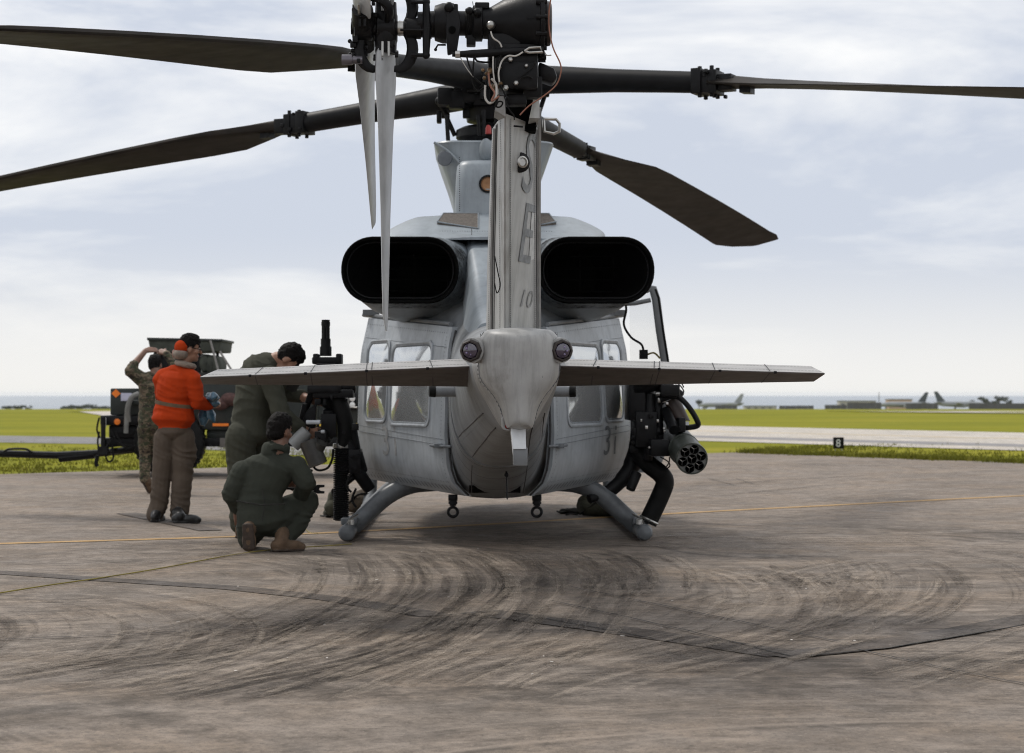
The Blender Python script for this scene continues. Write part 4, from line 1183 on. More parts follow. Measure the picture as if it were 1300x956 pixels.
def stad(y, cx, cz, w, h, p=2.0, n=44):
    """stadium outline with slightly full corners"""
    out = []; r = h / 2; s = w / 2 - r
    for i in range(n):
        a = 2 * math.pi * (i + .5) / n; c, sn = math.cos(a), math.sin(a)
        k = 2.15
        x = math.copysign(abs(c) ** (2 / k), c) * r; z = math.copysign(abs(sn) ** (2 / k), sn) * r
        out.append(Vector((cx + x + (s if c > 0 else -s), y, cz + z)))
    return out
SOOT_FILM = rubber('soot film', (.02, .018, .016), .75, 3)
for (x0, x1), sd in (((434.5, 581.5), -1), ((684, 829.5), 1)):
    yo = -.45
    a, b_ = hp(x0, 301.5, yo), hp(x1, 384.5, yo)
    cx, cz, w, h = (a.x + b_.x) / 2, (a.z + b_.z) / 2, b_.x - a.x, a.z - b_.z
    mb = MB()
    mb.loft([stad(1.15, sd * .42, cz + .02, .66, .50), stad(.75, sd * .46, cz - .04, .80, .68), stad(.35, sd * .535, cz - .055, .95, .715), stad(0.0, sd * .64, cz - .03, 1.02, .645), stad(-.14, sd * .70, cz - .008, 1.0, .585),
             stad(-.25, cx - sd * .045, cz, w + .03, h + .035), stad(-.42, cx, cz, w + .004, h + .004)], True, False)
    duct = mb.build('exhaust_duct', PAINT_TOP, heli, 50)
    mb = MB()
    mb.loft([stad(-.40, cx, cz, w + .012, h + .012), stad(yo - .03, cx, cz, w + .014, h + .014), stad(yo - .045, cx, cz, w, h), stad(yo - .04, cx, cz, w - .035, h - .035),
             stad(yo + .05, cx, cz, w - .06, h - .06), stad(.1, cx - sd * .12, cz, w - .22, h - .12), stad(.40, cx - sd * .20, cz, w - .42, h - .18)], False, True)
    mb.build('exhaust_liner', SOOT_SHADE, duct, 50)
    mb = MB(); mb.loft([stad(-.41, cx, cz, w + .012, h + .012), stad(-.33, cx - sd * .022, cz, w + .024, h + .026), stad(-.24, cx - sd * .047, cz, w + .040, h + .045), stad(-.17, cx - sd * .066, cz - .004, w + .066, h + .060)], False, False)
    mb.build('soot_stain', SOOT_FILM, duct, 50)
    mb = MB(); mb.tube([Vector(p) for p in stad(yo + .02, cx, cz, w - .075, h - .075)] + [Vector(stad(yo + .02, cx, cz, w - .075, h - .075)[0])], .006, 6)
    mb.build('liner_ring', BLACK, duct)
    for k in range(4):
        mb = MB(); zz = cz + (-.5 + k * .33) * h * .55
        mb.cyl((cx - w * .36 - sd * .1, .08, zz), (cx + w * .36 - sd * .1, .08, zz), .008, seg=8); mb.build('exhaust_baffle', SOOT_SHADE, duct)
    for k in range(3):
        mb = MB(); xx = cx + (-.3 + k * .3) * w; mb.cyl((xx - sd * .1, .08, cz - h * .32), (xx - sd * .1, .08, cz + h * .32), .007, seg=8); mb.build('exhaust_baffle', SOOT_SHADE, duct)

# mast fairing: rear box with round outlet, flared upper cowl
def plan(z, hw, y0, y1, r=.1):
    return [Vector((x, (y0 + y1) / 2 + yy, z)) for x, yy in rounded(2 * hw, y1 - y0, min(r, hw * .8, (y1 - y0) * .45), 6)]
mb = MB(); mb.loft([plan(2.70, .345, .56, 1.3, .12), plan(3.05, .335, .60, 1.3, .12), plan(3.18, .325, .63, 1.3, .12), plan(3.225, .29, .68, 1.3, .1), plan(3.235, .22, .74, 1.28, .08)])
mf = mb.build('mast_fairing', PAINT_TOP, heli, 40)
mb = MB(); mb.loft([plan(2.74, .355, .95, 2.9, .25), plan(2.95, .365, .95, 2.85, .25), plan(3.12, .42, .95, 2.75, .25), plan(3.28, .48, .98, 2.6, .22), plan(3.40, .52, 1.0, 2.5, .2), plan(3.425, .53, .99, 2.5, .2), plan(3.44, .52, 1.0, 2.49, .2),
                    plan(3.42, .47, 1.05, 2.42, .2), plan(3.2, .30, 1.2, 2.3, .15)])
mb.build('upper_cowl', PAINT_TOP, mf, 40)
q = MB(); q.lathe(hp(619.5, 233.5, .585), (0, -1, 0), [(-.02, .078), (.008, .078), (.010, .064), (.004, .060)], 24, False); q.build('outlet_rim', BLACK, mf)
q = MB(); q.lathe(hp(619.5, 233.5, .585), (0, -1, 0), [(.006, .062), (-.006, .050), (-.008, .0)], 24, False); q.build('outlet_duct', COPPER, mf)
q = MB(); q.lathe(hp(565, 201, .97), (-.35, -1, .1), [(0, .070), (.012, .068), (.018, .055), (.02, .0)], 24, False); q.build('inspection_cover', mat('slate grey cover', (.13, .145, .165), .5), mf)
q = MB(); q.tube(smooth_path([hp(551, 181, .97), hp(566, 190, .96), hp(580, 203, .95), hp(588, 214, .94)]), .012, 8); q.build('fairing_rib', PAINT_TOP, mf)
q = MB(); q.ball(hp(617, 190, .9), (.06, .08, .10), 14, 9); q.build('blister', PAINT_TOP, mf)
q = MB(); q.lathe(hp(620, 170, 1.0), (0, 0, 1), [(0, .028), (.05, .026), (.075, .016), (.082, 0)], 14, False); q.build('beacon', RED, mf)
q = MB()
for k in range(26):
    dot(q, hp(583.5, 200 + k * 2.7, .60), (-.4, -1, 0), .005)
    dot(q, hp(612, 178 + k * .8, .99), (0, -1, 0), .004)
q.build('rivet', SEAM, mf, kind='stuff')

# ---- main rotor
HUB = Vector((0, 1.8, 4.02)); TH = R(27.3)
def droop(r): return .075 * r + .004 * r * r
mb = MB(); mb.cyl((0, 1.8, 3.1), (0, 1.8, 4.2), .095, seg=24); mb.lathe((0, 1.8, 0), (0, 0, 1), [(3.86, .12), (3.88, .22), (3.94, .26), (4.08, .26), (4.14, .2), (4.16, .13), (4.22, .12), (4.25, .06), (4.252, 0)], 28, False)
hub = mb.build('main_rotor_hub', BLACK, heli)
q = MB(); q.lathe((0, 1.8, 0), (0, 0, 1), [(3.50, .12), (3.51, .30), (3.56, .34), (3.63, .34), (3.66, .28), (3.67, .15)], 28); q.build('swashplate', BLACK, hub)
q = MB(); q.lathe((0, 1.8, 0), (0, 0, 1), [(3.70, .12), (3.71, .24), (3.82, .26), (3.84, .12)], 24); q.build('lower_yoke', BLACK, hub)
dirs = [Vector((math.cos(TH), -math.sin(TH), 0)), Vector((-math.sin(TH), -math.cos(TH), 0)), Vector((-math.cos(TH), math.sin(TH), 0)), Vector((math.sin(TH - R(1.6)), math.cos(TH - R(1.6)), 0))]
for i, d in enumerate(dirs):
    t = Vector((-d.y, d.x, 0))            # towards the leading edge (rotor turns counter-clockwise from above)
    zoff = (.085, .09, -.03, -.15)[i]; dk = (1.0, .98, 1.0, 1.06)[i]
    P_ = lambda r_, dz=0: HUB + d * r_ + Vector((0, 0, -droop(r_) * dk + zoff + dz))
    pitch_c = (0, 4, 0, -6)[i]
    # arm and cuff: flattened tube, thick towards the hub
    mb = MB()
    AR = [(.10, .15, .11), (.30, .17, .125), (.52, .14, .130), (.8, .125, .120), (1.2, .115, .105), (1.7, .105, .098), (2.02, .10, .095)]
    mb.loft([[P_(r_) + t * (math.cos(a) * w) + Vector((0, 0, math.sin(a) * h)) for a in [2 * math.pi * j / 20 for j in range(20)]] for r_, w, h in AR])
    if i == 0: pass
    blade_root = mb
    arm = mb.build('rotor_arm', mat('satin black composite', (0.010, 0.010, 0.011), .5, .3, 6, .04, 40, spec=.14), hub)
    q = MB()                               # fold joint with bolts and lugs
    js = (.82, .8, .78, .5)[i]; MR = Matrix((d, t, Vector((0, 0, 1)))).transposed()
    q.box(P_(2.10), (.20, .24 * js, .24 * js), MR)
    q.box(P_(2.02), (.09, .29 * js, .27 * js), MR); q.box(P_(2.17), (.07, .27 * js, .25 * js), MR)
    for s1 in (-1, 1):
        for s2 in (-1, 1):
            q.cyl(P_(2.10) + t * s1 * .09 * js + d * s2 * .055 - Vector((0, 0, .165 * js)), P_(2.10) + t * s1 * .09 * js + d * s2 * .055 + Vector((0, 0, .165 * js)), .024 * js, seg=10)
    q.box(P_(2.25), (.16, .15, .14), MR)
    for k in range(14):
        q.box(P_(2.10 + random.uniform(-.12, .13), random.uniform(-.15, .15) * js) + t * random.uniform(-.15, .15) * js, [random.uniform(.02, .055) * js for _ in range(3)], MR)
    q.build('fold_joint', BLACK, hub, bevel=.005)
    q = MB(); q.cyl(P_(.42, -.06) + t * .26, Vector((0, 1.8, 3.58)) + d * .30 + t * .18, .022, seg=10); q.ball(P_(.42, -.06) + t * .26, .04, 10, 7); q.box(P_(.42, -.03) + t * .17, (.12, .12, .10)); q.build('pitch_link', BLACK, hub)
    q = MB()
    for k in range(8):
        q.box(P_(.34 + random.uniform(-.2, .25), random.uniform(-.2, -.06)) + t * random.uniform(-.18, .18), [random.uniform(.04, .12) for _ in range(3)])
    q.build('damper', BLACK, hub, bevel=.01, kind='stuff')
    # blade
    rings = []
    prof = [(-.30, 0), (-.285, .35), (-.22, .48), (-.08, .5), (.2, .36), (.7, .045), (.7, -.045), (.2, -.24), (-.08, -.36), (-.22, -.38), (-.285, -.28)]
    for r_, c, th, pw, tk in ((2.12, .18, .15, 1.0, 0), (2.30, .22, .135, 1.0, 0), (2.6, .42, .10, 1, 0), (3.0, .68, .082, .9, 0), (3.4, .72, .076, .8, 0), (4.2, .72, .072, .5, 0), (5.0, .72, .068, .15, 0), (5.8, .72, .064, -.2, 0), (6.5, .72, .06, -.5, 0),
                              (6.85, .72, .056, -.65, 0), (6.95, .71, .05, -.7, .01), (7.2, .60, .04, -.8, .17), (7.42, .36, .02, -.9, .38), (7.45, .30, .012, -.9, .42)):
        an = R(7.5 * pw + pitch_c)
        lead = t * math.cos(an) + Vector((0, 0, math.sin(an))); nn = d.cross(lead); nn = nn if nn.z > 0 else -nn
        rings.append([P_(r_) - lead * (u * c + tk * .6) + nn * (v * th) for u, v in prof])
    mb = MB(); mb.loft(rings)
    bl = mb.build('main_rotor_blade', BLADE, heli, 40)
    q = MB(); q.loft([[P_(r_) + t * a_ + Vector((0, 0, b2)) for a_, b2 in ((.06, -.02), (-.06, -.02), (-.06, -.085), (.06, -.085))] for r_ in (2.40, 2.5)])
    q.build('blade_clamp', BLACK, bl)
q = MB()
for px, py, px2, py2, y_ in ((567, 146, 569, 180, 1.5), (607, 146, 609, 172, 1.4), (614, 140, 614, 172, 1.4)):
    q.cyl(hp(px, py, y_), hp(px2, py2, y_), .020, seg=10)
q.build('control_tube', BLACK, hub)
for px in (566, 580, 596, 612, 640, 655):
    q = MB(); q.box(hp(px, 122 + random.uniform(-6, 6), 1.6), (.15, .2, .16)); q.build('servo', BLACK, hub, bevel=.02)

# ---- cabin doors, slid back along the tapering sides
def doorpt(sd, u, z, off=0.0):
    x1 = .415 if sd < 0 else .45
    x0, y0, y1 = 1.195, 1.05, -.75
    x, y = x0 + (x1 - x0) * u, y0 + (y1 - y0) * u
    b_ = lerp_tab(z, [(.40, -.20), (.46, -.12), (.53, -.06), (.65, -.02), (.9, 0), (1.36, -.012), (1.6, -.035), (1.92, -.11)])
    nx, ny = (y0 - y1), (x1 - x0); L_ = math.hypot(nx, ny); nx /= L_; ny /= L_
    return Vector((sd * (x + nx * (b_ + off)), y + ny * (b_ + off), z))
def door_nrm(sd): 
    v_ = Vector((sd * 1.8, -.76, 0)); return v_.normalized()
GASKET = mat('grey window gasket', (0.16, 0.175, 0.19), .6, .2, 20)
for sd in (-1, 1):
    NU, NV = 14, 22
    zb = lambda u: .475 - .06 * u; zt = lambda u: 1.885 - .14 * u
    mb = MB(); P_ = []
    for off in (0, -.055):
        for i in range(NU + 1):
            for j in range(NV + 1):
                u = i / NU; z = zb(u) + (zt(u) - zb(u)) * j / NV
                P_.append(doorpt(sd, u, z, off))
    n1 = (NU + 1) * (NV + 1); id_ = lambda k, i, j: k * n1 + i * (NV + 1) + j
    fs = []
    for k in (0, 1):
        for i in range(NU):
            for j in range(NV):
                fs.append((id_(k, i, j), id_(k, i + 1, j), id_(k, i + 1, j + 1), id_(k, i, j + 1)))
    for i in range(NU):
        for j in (0, NV): fs.append((id_(0, i, j), id_(0, i + 1, j), id_(1, i + 1, j), id_(1, i, j)))
    for j in range(NV):
        for i in (0, NU): fs.append((id_(0, i, j), id_(0, i, j + 1), id_(1, i, j + 1), id_(1, i, j)))
    mb.add(P_, fs)
    door = mb.build('cabin_door', PAINT_DOOR, heli, 40)
    for (u0, u1, z0, z1) in ((.40, .83, .985, 1.615), (.10, .345, 1.005, 1.655)):
        cu, cz = (u0 + u1) / 2, (z0 + z1) / 2; w, h = (u1 - u0) * 1.96, z1 - z0
        out = rounded(w, h, .085, 6)
        ring = lambda k, off, g=0: [doorpt(sd, cu + x * (w + g) / w / 1.96, cz + z * (h + g) / h, off) for x, z in out]
        q = MB(); q.loft([ring(1, -.02, .07), ring(1, .012, .066), ring(1, .016, .04), ring(1, .004, .0), ring(1, -.02, -.01)], False, False); q.build('window_frame', PAINT_DOOR, door, 40)
        q = MB(); q.loft([ring(1, .006, .012), ring(1, .009, .004), ring(1, .003, -.02)], False, False); q.build('window_gasket', GASKET, door, 40)
        q = MB(); NG = 10
        G = []
        for k in range(NG + 1):
            f = k / NG
            G.append([doorpt(sd, cu + x * f / 1.96, cz + z * f, .003 + .028 * (1 - f * f)) for x, z in out])
        G = G[1:]; q.loft(G, True, False); q.build('window_pane', GLASS, door, 60)
    # stencilled number, seams, drain slots, rivets, latch
    gv, gf = glyphs('31'); W = max(x for x, y in gv)
    q = MB(); pts = []
    for x, y in gv:
        f = x / W * .32 / 1.96
        u = (.28 - f + .08) if sd > 0 else (.30 + f)
        pts.append(doorpt(sd, u, .70 + y * .25, .003))
    q.add(pts, gf); q.build('numeral', MARK if sd > 0 else MARK_F, door, label='dark grey stencilled number 31')
    q = MB()
    for zf in (.30, .335): q.tube([doorpt(sd, u, zb(u) + (zt(u) - zb(u)) * zf, .001) for u in np.linspace(.02, .98, 14)], .003 if zf < .32 else .002, 5)
    for zf in (.88,): q.tube([doorpt(sd, u, zb(u) + (zt(u) - zb(u)) * zf, .001) for u in np.linspace(.02, .98, 14)], .0025, 5)
    q.build('panel_seam', GASKET, door)
    q = MB()
    for k in range(26):
        u = .04 + k * .036
        a = [doorpt(sd, u + du, zb(u) + dz, .003) for du, dz in ((0, .03), (.008, .03), (.008, .075), (0, .075))]
        q.add(a, [(0, 1, 2, 3)])
    for k in range(60): dot(q, doorpt(sd, .02 + k * .016, zb(.02 + k * .016) + .105, .001), door_nrm(sd), .0052)
    for k in range(40): dot(q, doorpt(sd, .02 + k * .024, zt(.02 + k * .024) - .05, .001), door_nrm(sd), .0052)
    for k in range(40): dot(q, doorpt(sd, .965, .5 + k * .03, .001), door_nrm(sd), .0052); dot(q, doorpt(sd, .02, .55 + k * .032, .001), door_nrm(sd), .0052)
    q.build('rivet', MARK, door, kind='stuff')
    q = MB(); q.tube([doorpt(sd, .86, .81, .012), doorpt(sd, 1.0, .81, .02), doorpt(sd, 1.05, .81, -.01)], .012, 8); q.box(doorpt(sd, .95, .81, .015), (.07, .1, .035)); q.build('door_latch', MARK, door, bevel=.004)
    q = MB(); q.tube([doorpt(sd, .0, 1.30, .005) , doorpt(sd, -.03, 1.30, .07), doorpt(sd, -.03, 1.10, .07), doorpt(sd, .0, 1.10, .005)], .010, 8); q.build('door_handle', STEEL, door)
    q = MB(); q.tube([doorpt(sd, u, zt(u) + .02, -.02) for u in np.linspace(-.1, .95, 10)], .018, 8); q.box(doorpt(sd, .02, 1.93, 0), (.14, .12, .05)); q.build('door_rail', PAINT, door)
    q = MB(); q.tube([doorpt(sd, 1.005, z, -.03) for z in np.linspace(.42, 1.72, 14)], .008, 6); q.build('edge_seal', SEAM, door)
# ---- landing gear
for sd in (-1, 1):
    x = sd * 1.224
    mb = MB()
    mb.lathe((x, 0, .078), (0, 1, 0), [(-.035, .0), (-.033, .03), (-.018, .056), (.008, .068), (.03, .070), (.031, .064), (3.4, .064)], 26, False)
    mb.tube(smooth_path([(x, 3.4, .078), (x, 3.7, .10), (x, 3.95, .20), (x, 4.1, .36)]), [.068] * 18 + [.06], 20)
    sk = mb.build('landing_skid', PAINT_SKID, heli, 35)
    q = MB()
    for yy in (.08, .16): q.lathe((x - sd * .03, yy, .15), (0, 0, 1), [(-.01, .024), (.03, .022), (.035, .012)], 10)
    q.tube([(x, .05, .15), (x - sd * .02, .1, .19), (x - sd * .08, .18, .22)], .008, 6)
    q.build('saddle_bolt', STEEL, sk)
    q = MB(); q.box((x, .5, .15), (.14, .34, .06)); q.build('saddle', PAINT_SKID, sk, bevel=.015)
for yc in (.5, 2.7):
    mb = MB()
    path = smooth_path([(-1.20, yc, .10), (-1.10, yc, .19), (-.92, yc, .35), (-.74, yc, .44), (-.52, yc, .47), (0, yc, .48), (.52, yc, .47), (.74, yc, .44), (.92, yc, .35), (1.10, yc, .19), (1.20, yc, .10)], 6)
    mb.tube(path, .060, 16, oval=(1.0, 1.25)); mb.build('cross_tube', PAINT_SKID, heli)
for px in (575, 681.5):
    c = hp(px, 650, -.35)
    q = MB(); q.torus(c, (0, 1, 0), .038, .012, 22, 8); q.build('tie_down_ring', BLACK, heli)
    q = MB(); q.box(c + Vector((0, 0, .072)), (.055, .04, .045)); q.box(c + Vector((0, 0, .115)), (.075, .06, .05)); q.cyl(c + Vector((-.036, 0, .075)), c + Vector((.036, 0, .075)), .012); q.build('tie_down_lug', BLACK, heli, bevel=.004)

# ---- open crew door beyond the starboard side
yD = 2.75
mb = MB()
fr = [hp(795, 372, yD), hp(822, 366.5, yD), hp(829, 367, yD), hp(833, 380, yD), hp(838, 420, yD), hp(846, 470, yD), hp(846, 560, yD), hp(830, 598, yD)]
mb.tube(fr, .030, 8, oval=(.9, 1.4)); mb.tube([hp(788, 386, yD), hp(806, 385, yD), hp(826, 381, yD)], .022, 8)
cd = mb.build('crew_door', PAINT, heli)
q = MB(); q.tube([hp(832, 367, yD - .02), hp(836, 378, yD - .02), hp(842, 420, yD - .02), hp(850, 470, yD - .02)], .012, 6); q.build('door_seal', BLACK2, cd)
q = MB(); q.prism([hp(799, 380, yD + .03), hp(826, 372, yD + .03), hp(836, 420, yD + .03), hp(843, 468, yD + .03), hp(800, 468, yD + .03)], (0, .006, 0)); q.build('pane', CLEAR, cd)
q = MB(); q.prism([hp(800, 470, yD), hp(846, 470, yD), hp(846, 560, yD), hp(830, 600, yD), hp(800, 600, yD)], (0, .05, 0)); q.build('lower_panel', PAINT, cd)
q = MB(); q.tube(smooth_path([hp(793, 380, .9), hp(795, 394, .9), hp(792, 412, .9), hp(801, 428, .9), hp(814, 437, .9), hp(817, 446, .9)]), .010, 8); q.box(hp(817, 450, .9), (.07, .06, .08)); q.build('cable', BLACK2, heli)
q = MB(); q.tube(smooth_path([hp(820, 451, .9), hp(830, 448, .9), hp(838, 455, .9)]), .009, 6); q.build('cable', mat('yellow black cable', (.12, .09, .01), .5), heli)
# ---- starboard door gun mount and rocket pod
yG = .35
def gxp(px, py, dy=0): return hp(px, py, yG + dy)
mb = MB()
mb.tube(smooth_path([gxp(812, 486, .3), gxp(816, 520, .3), gxp(812, 560, .3), gxp(800, 595, .25), gxp(778, 620, .2), gxp(748, 634, .1)]), [.10, .115, .12, .12, .115, .11, .10, .1, .1, .095, .09, .09, .085, .085, .08, .08, .08, .08, .07, .07, .07, .07, .06, .06, .06, .05, .05, .05, .04, .04, .04][:31], 14)
mount = mb.build('gun_mount', BLACK, heli)
mb = MB()
for a, b_, r_ in (((805, 492), (842, 486), .07), ((842, 486), (866, 503), .045), ((826, 500), (822, 585), .05), ((835, 500), (838, 560), .04), ((812, 560), (840, 545), .06), ((842, 520), (858, 545), .05), ((846, 575), (860, 552), .03), ((808, 600), (800, 622), .05), ((838, 492), (851, 478), .03)):
    mb.cyl(gxp(*a), gxp(*b_, -.05), r_, r_ * .8, 12)
mb.box(gxp(836, 568, -.1), (.16, .3, .14)); mb.box(gxp(848, 496), (.16, .4, .10)); mb.box(gxp(820, 480), (.22, .3, .12)); mb.box(gxp(858, 540, -.1), (.14, .25, .07))
mb.box(gxp(806, 508, .2), (.14, .5, .34)); mb.box(gxp(818, 545, .1), (.18, .4, .30))
mb.build('mount_frame', BLACK, mount, bevel=.01)
mb = MB(); mb.tube(smooth_path([gxp(838, 508, -.12), gxp(858, 503, -.14), gxp(873, 515, -.15), gxp(885, 534, -.15), gxp(884, 541, -.14), gxp(866, 543, -.12), gxp(856, 541, -.1)]), .024, 10); mb.build('guard_hoop', BLACK, mount)
mb = MB(); mb.cyl(gxp(853, 508, 0), gxp(866, 538, -.04), .065, .072, 18); mb.build('ammunition_drum', mat('dark brown canister', (.045, .03, .024), .5, .3, 8), mount)
mb = MB(); mb.cyl(gxp(845, 522, -.05), gxp(856, 546, -.3), .045, .045, 14); mb.build('gun_receiver', BLACK, mount)
mb = MB(); mb.box(gxp(869, 536.5, -.17), (.075, .01, .03)); mb.build('warning_label', mat('yellow label', (.55, .50, .06), .6), mount)
mb = MB(); mb.box(gxp(872, 537.5, -.18), (.035, .01, .03)); mb.build('placard', WHITE, mount)
mb = MB(); mb.tube(smooth_path([gxp(832, 560, -.1), gxp(836, 566, -.13), gxp(842, 562, -.13)]), .010, 6); mb.tube([gxp(851, 560, -.2), gxp(852, 566, -.2)], .014, 6); mb.build('safety_lanyard', mat('yellow lanyard', (.5, .36, .04), .6), mount)
mb = MB(); mb.box(gxp(840, 508, -.1), (.07, .05, .04)); mb.cyl(gxp(832, 500, -.1), gxp(845, 500, -.1), .02); mb.box(gxp(803, 503, .0), (.04, .04, .05)); mb.build('bracket', STEEL, mount, bevel=.006)
for pts in ([(852, 484), (862, 488), (868, 498), (858, 503), (850, 502)], [(838, 580), (848, 586), (850, 592), (842, 598)], [(850, 580), (849, 588), (842, 597)], [(858, 488), (862, 480), (868, 492)]):
    mb = MB(); mb.tube(smooth_path([gxp(x, y, -.05) for x, y in pts]), .006, 6); mb.build('cable', BLACK2, mount)
mb = MB()
for k in range(40):
    mb.box(gxp(random.uniform(803, 858), random.uniform(484, 575), random.uniform(-.15, .3)), [random.uniform(.02, .07) for _ in range(3)])
mb.build('mount_hardware', BLACK, mount, bevel=.004, kind='stuff')
mb = MB()
for k in range(9): mb.box(gxp(random.uniform(806, 858), random.uniform(488, 572), -.22), [random.uniform(.012, .03) for _ in range(3)])
mb.build('bright_fitting', STEEL, mount, bevel=.003, kind='stuff')
# spent case chute: bent black hose
mb = MB(); mb.tube(smooth_path([gxp(808, 570, .1), gxp(822, 588, .05), gxp(838, 601, 0), gxp(844, 612, 0), gxp(838, 630, 0), gxp(822, 664, 0)]), .078, 18); ch = mb.build('case_chute', BLACK2, heli)
mb = MB(); mb.torus(gxp(824, 660, 0), (gxp(838, 630) - gxp(822, 664)).normalized(), .076, .012, 22, 6); mb.build('chute_ring', STEEL, ch)
# rocket pod with seven tubes
pr, pf = gxp(878.5, 582.5, -.75), gxp(850, 548, .85)
ad = (pf - pr).normalized(); L_ = (pf - pr).length; RP = .128
ua = ad.cross(Vector((0, 0, 1))).normalized(); ub = ua.cross(ad)
mb = MB(); mb.lathe(pr, ad, [(0.0, RP - .012), (.0, RP), (.02, RP + .003), (.06, RP), (.5, RP), (.505, RP + .006), (.55, RP + .006), (.555, RP), (L_ - .1, RP), (L_, RP * .8)], 40)
mb.f = [f for f in mb.f if len(f) == 4 or min(f) > 39]; mb.m = [0] * len(mb.f)
pod = mb.build('rocket_pod', POD, heli)
cent = [(0, 0)] + [(.079 * math.cos(k * math.pi / 3 + .3), .079 * math.sin(k * math.pi / 3 + .3)) for k in range(6)]
bm = bmesh.new(); rt = .0335
def circ(cx, cy, r_, n_):
    vs_ = [bm.verts.new(pr + ad * .008 + ua * (cx + r_ * math.cos(2 * math.pi * k / n_)) + ub * (cy + r_ * math.sin(2 * math.pi * k / n_))) for k in range(n_)]
    return [bm.edges.new((vs_[k], vs_[(k + 1) % n_])) for k in range(n_)]
ed = circ(0, 0, RP - .004, 40)
for cx, cy in cent: ed += circ(cx, cy, rt, 18)
bmesh.ops.triangle_fill(bm, use_beauty=True, use_dissolve=False, edges=ed)
me = bpy.data.meshes.new('end_plate'); bm.to_mesh(me); bm.free(); me.materials.append(mat('grey end plate', (.17, .175, .17), .45, .25, 20))
o = bpy.data.objects.new('end_plate', me); COL.objects.link(o); o.parent = pod
for cx, cy in cent:
    c = pr + ua * cx + ub * cy
    mb = MB(); mb.lathe(c, ad, [(-.006, rt + .004), (-.006, rt), (.3, rt * .98), (.3, .0)], 18, False); mb.build('launch_tube', SOOT_SHADE, pod)
    mb = MB()
    for k in range(3):
        a = k * 2.094 + .4; dv = ua * math.cos(a) + ub * math.sin(a)
        mb.tube([c + ad * .015, c + ad * .02 + dv * rt * .95], .0035, 5)
    mb.build('contact_arm', STEEL, pod)
mb = MB(); mb.box(pr.lerp(pf, .45) + Vector((-.02, 0, .18)), (.06, .5, .12)); mb.build('pod_rack', BLACK, pod, bevel=.01)

# ---- port door gun: barrels standing upright, feed chute hanging down
yL = .55
def lx(px, py, dy=0): return hp(px, py, yL + dy)
c0, c1 = lx(413.5, 452), lx(413.5, 406)
mb = MB()
for k in range(6):
    a = k * math.pi / 3; off = Vector((math.cos(a) * .023, math.sin(a) * .023, 0)); mb.cyl(c0 + off, c1 + off, .012, seg=10)
mb.cyl(c1 - Vector((0, 0, .05)), c1 - Vector((0, 0, .02)), .038); mb.cyl(lx(413.5, 440), lx(413.5, 430), .042); mb.cyl(c0, lx(413.5, 440), .05)
gun = mb.build('door_gun', BLACK, heli)
mb = MB(); mb.box(lx(415, 458), (.24, .2, .06)); mb.box(lx(402, 456), (.05, .2, .09)); mb.box(lx(431, 456), (.05, .2, .09)); mb.box(lx(415, 480), (.16, .3, .25)); mb.box(lx(413, 494), (.28, .34, .07)); mb.box(lx(424, 500), (.34, .30, .07)); mb.cyl(lx(398, 492), lx(452, 492), .05)
mb.build('receiver', BLACK, gun, bevel=.012)
mb = MB(); mb.tube(smooth_path([lx(425, 500), lx(432, 516), lx(438, 535), lx(437, 556), lx(434, 566)]), [.07, .075, .08, .085, .088, .09, .09, .09, .09, .09, .088, .088, .086, .084, .082, .08, .078, .076, .075, .07, .07, .07, .07, .07, .07], 16, oval=(1.15, .8)); mb.build('feed_chute', BLACK2, gun)
mb = MB(); mb.lathe(lx(433.5, 566), (0, 0, -1), [(-.02, .072), (0, .074), (.02, .072)], 20); mb.build('chute_collar', STEEL, gun)
N = 34
for k in range(N):                                      # each link of the hanging chute
    py = 568 + (660 - 568) * (k + .5) / N
    mb = MB(); c = lx(433.5 - .5 * k / N, py)
    mb.loft([[c + Vector((x * s, y * s, dz)) for x, y in rounded(.125, .15, .03, 3)] for dz, s in ((-.0085, .80), (-.005, 1.04), (.003, 1.04), (.0065, .80))]); mb.build('chute_link', BLACK2, gun, 30)
mb = MB(); mb.cyl(lx(433.5, 566), lx(433, 661), .052); mb.build('chute_core', BLACK, gun)
mb = MB()
for a, b_, r_ in (((440, 560), (462, 612), .05), ((448, 590), (470, 622), .06), ((445, 540), (452, 575), .05), ((450, 575), (458, 600), .07), ((418, 520), (416, 556), .055), ((398, 492), (388, 520), .03), ((388, 512), (380, 545), .028), ((408, 505), (424, 520), .05), ((440, 612), (456, 600), .03)):
    mb.cyl(lx(*a), lx(*b_, .05), r_, r_ * .9, 12)
mb.box(lx(450, 585, .1), (.12, .3, .2)); mb.box(lx(418, 540), (.13, .16, .2)); mb.box(lx(408, 555, -.1), (.1, .2, .1))
mb.prism([lx(380, 545), lx(388, 522), lx(402, 512), (lx(400, 545))], (0, .1, 0))
mb.build('gun_arm', BLACK, gun, bevel=.008)
mb = MB()
for k in range(24): mb.box(lx(random.uniform(398, 452), random.choice((random.uniform(488, 512), random.uniform(540, 560))), random.uniform(-.2, .1)), [random.uniform(.015, .06) for _ in range(3)])
mb.build('gun_hardware', BLACK, gun, bevel=.003, kind='stuff')
mb = MB(); mb.box(lx(398, 536, -.22), (.12, .1, .035)); mb.box(lx(410, 548, -.2), (.035, .05, .03)); mb.build('bright_fitting', mat('pale alloy', (.5, .52, .55), .35, .2, 12, metal=.4), gun, bevel=.008)
mb = MB(); mb.lathe(lx(372, 566, -.2), (lx(389, 548, -.2) - lx(372, 566, -.2)), [(0, .0), (0, .058), (.10, .062), (.17, .055), (.18, .0)], 20, False); mb.build('gun_motor', mat('pale grey casing', (.24, .245, .245), .5, .2, 8), gun)
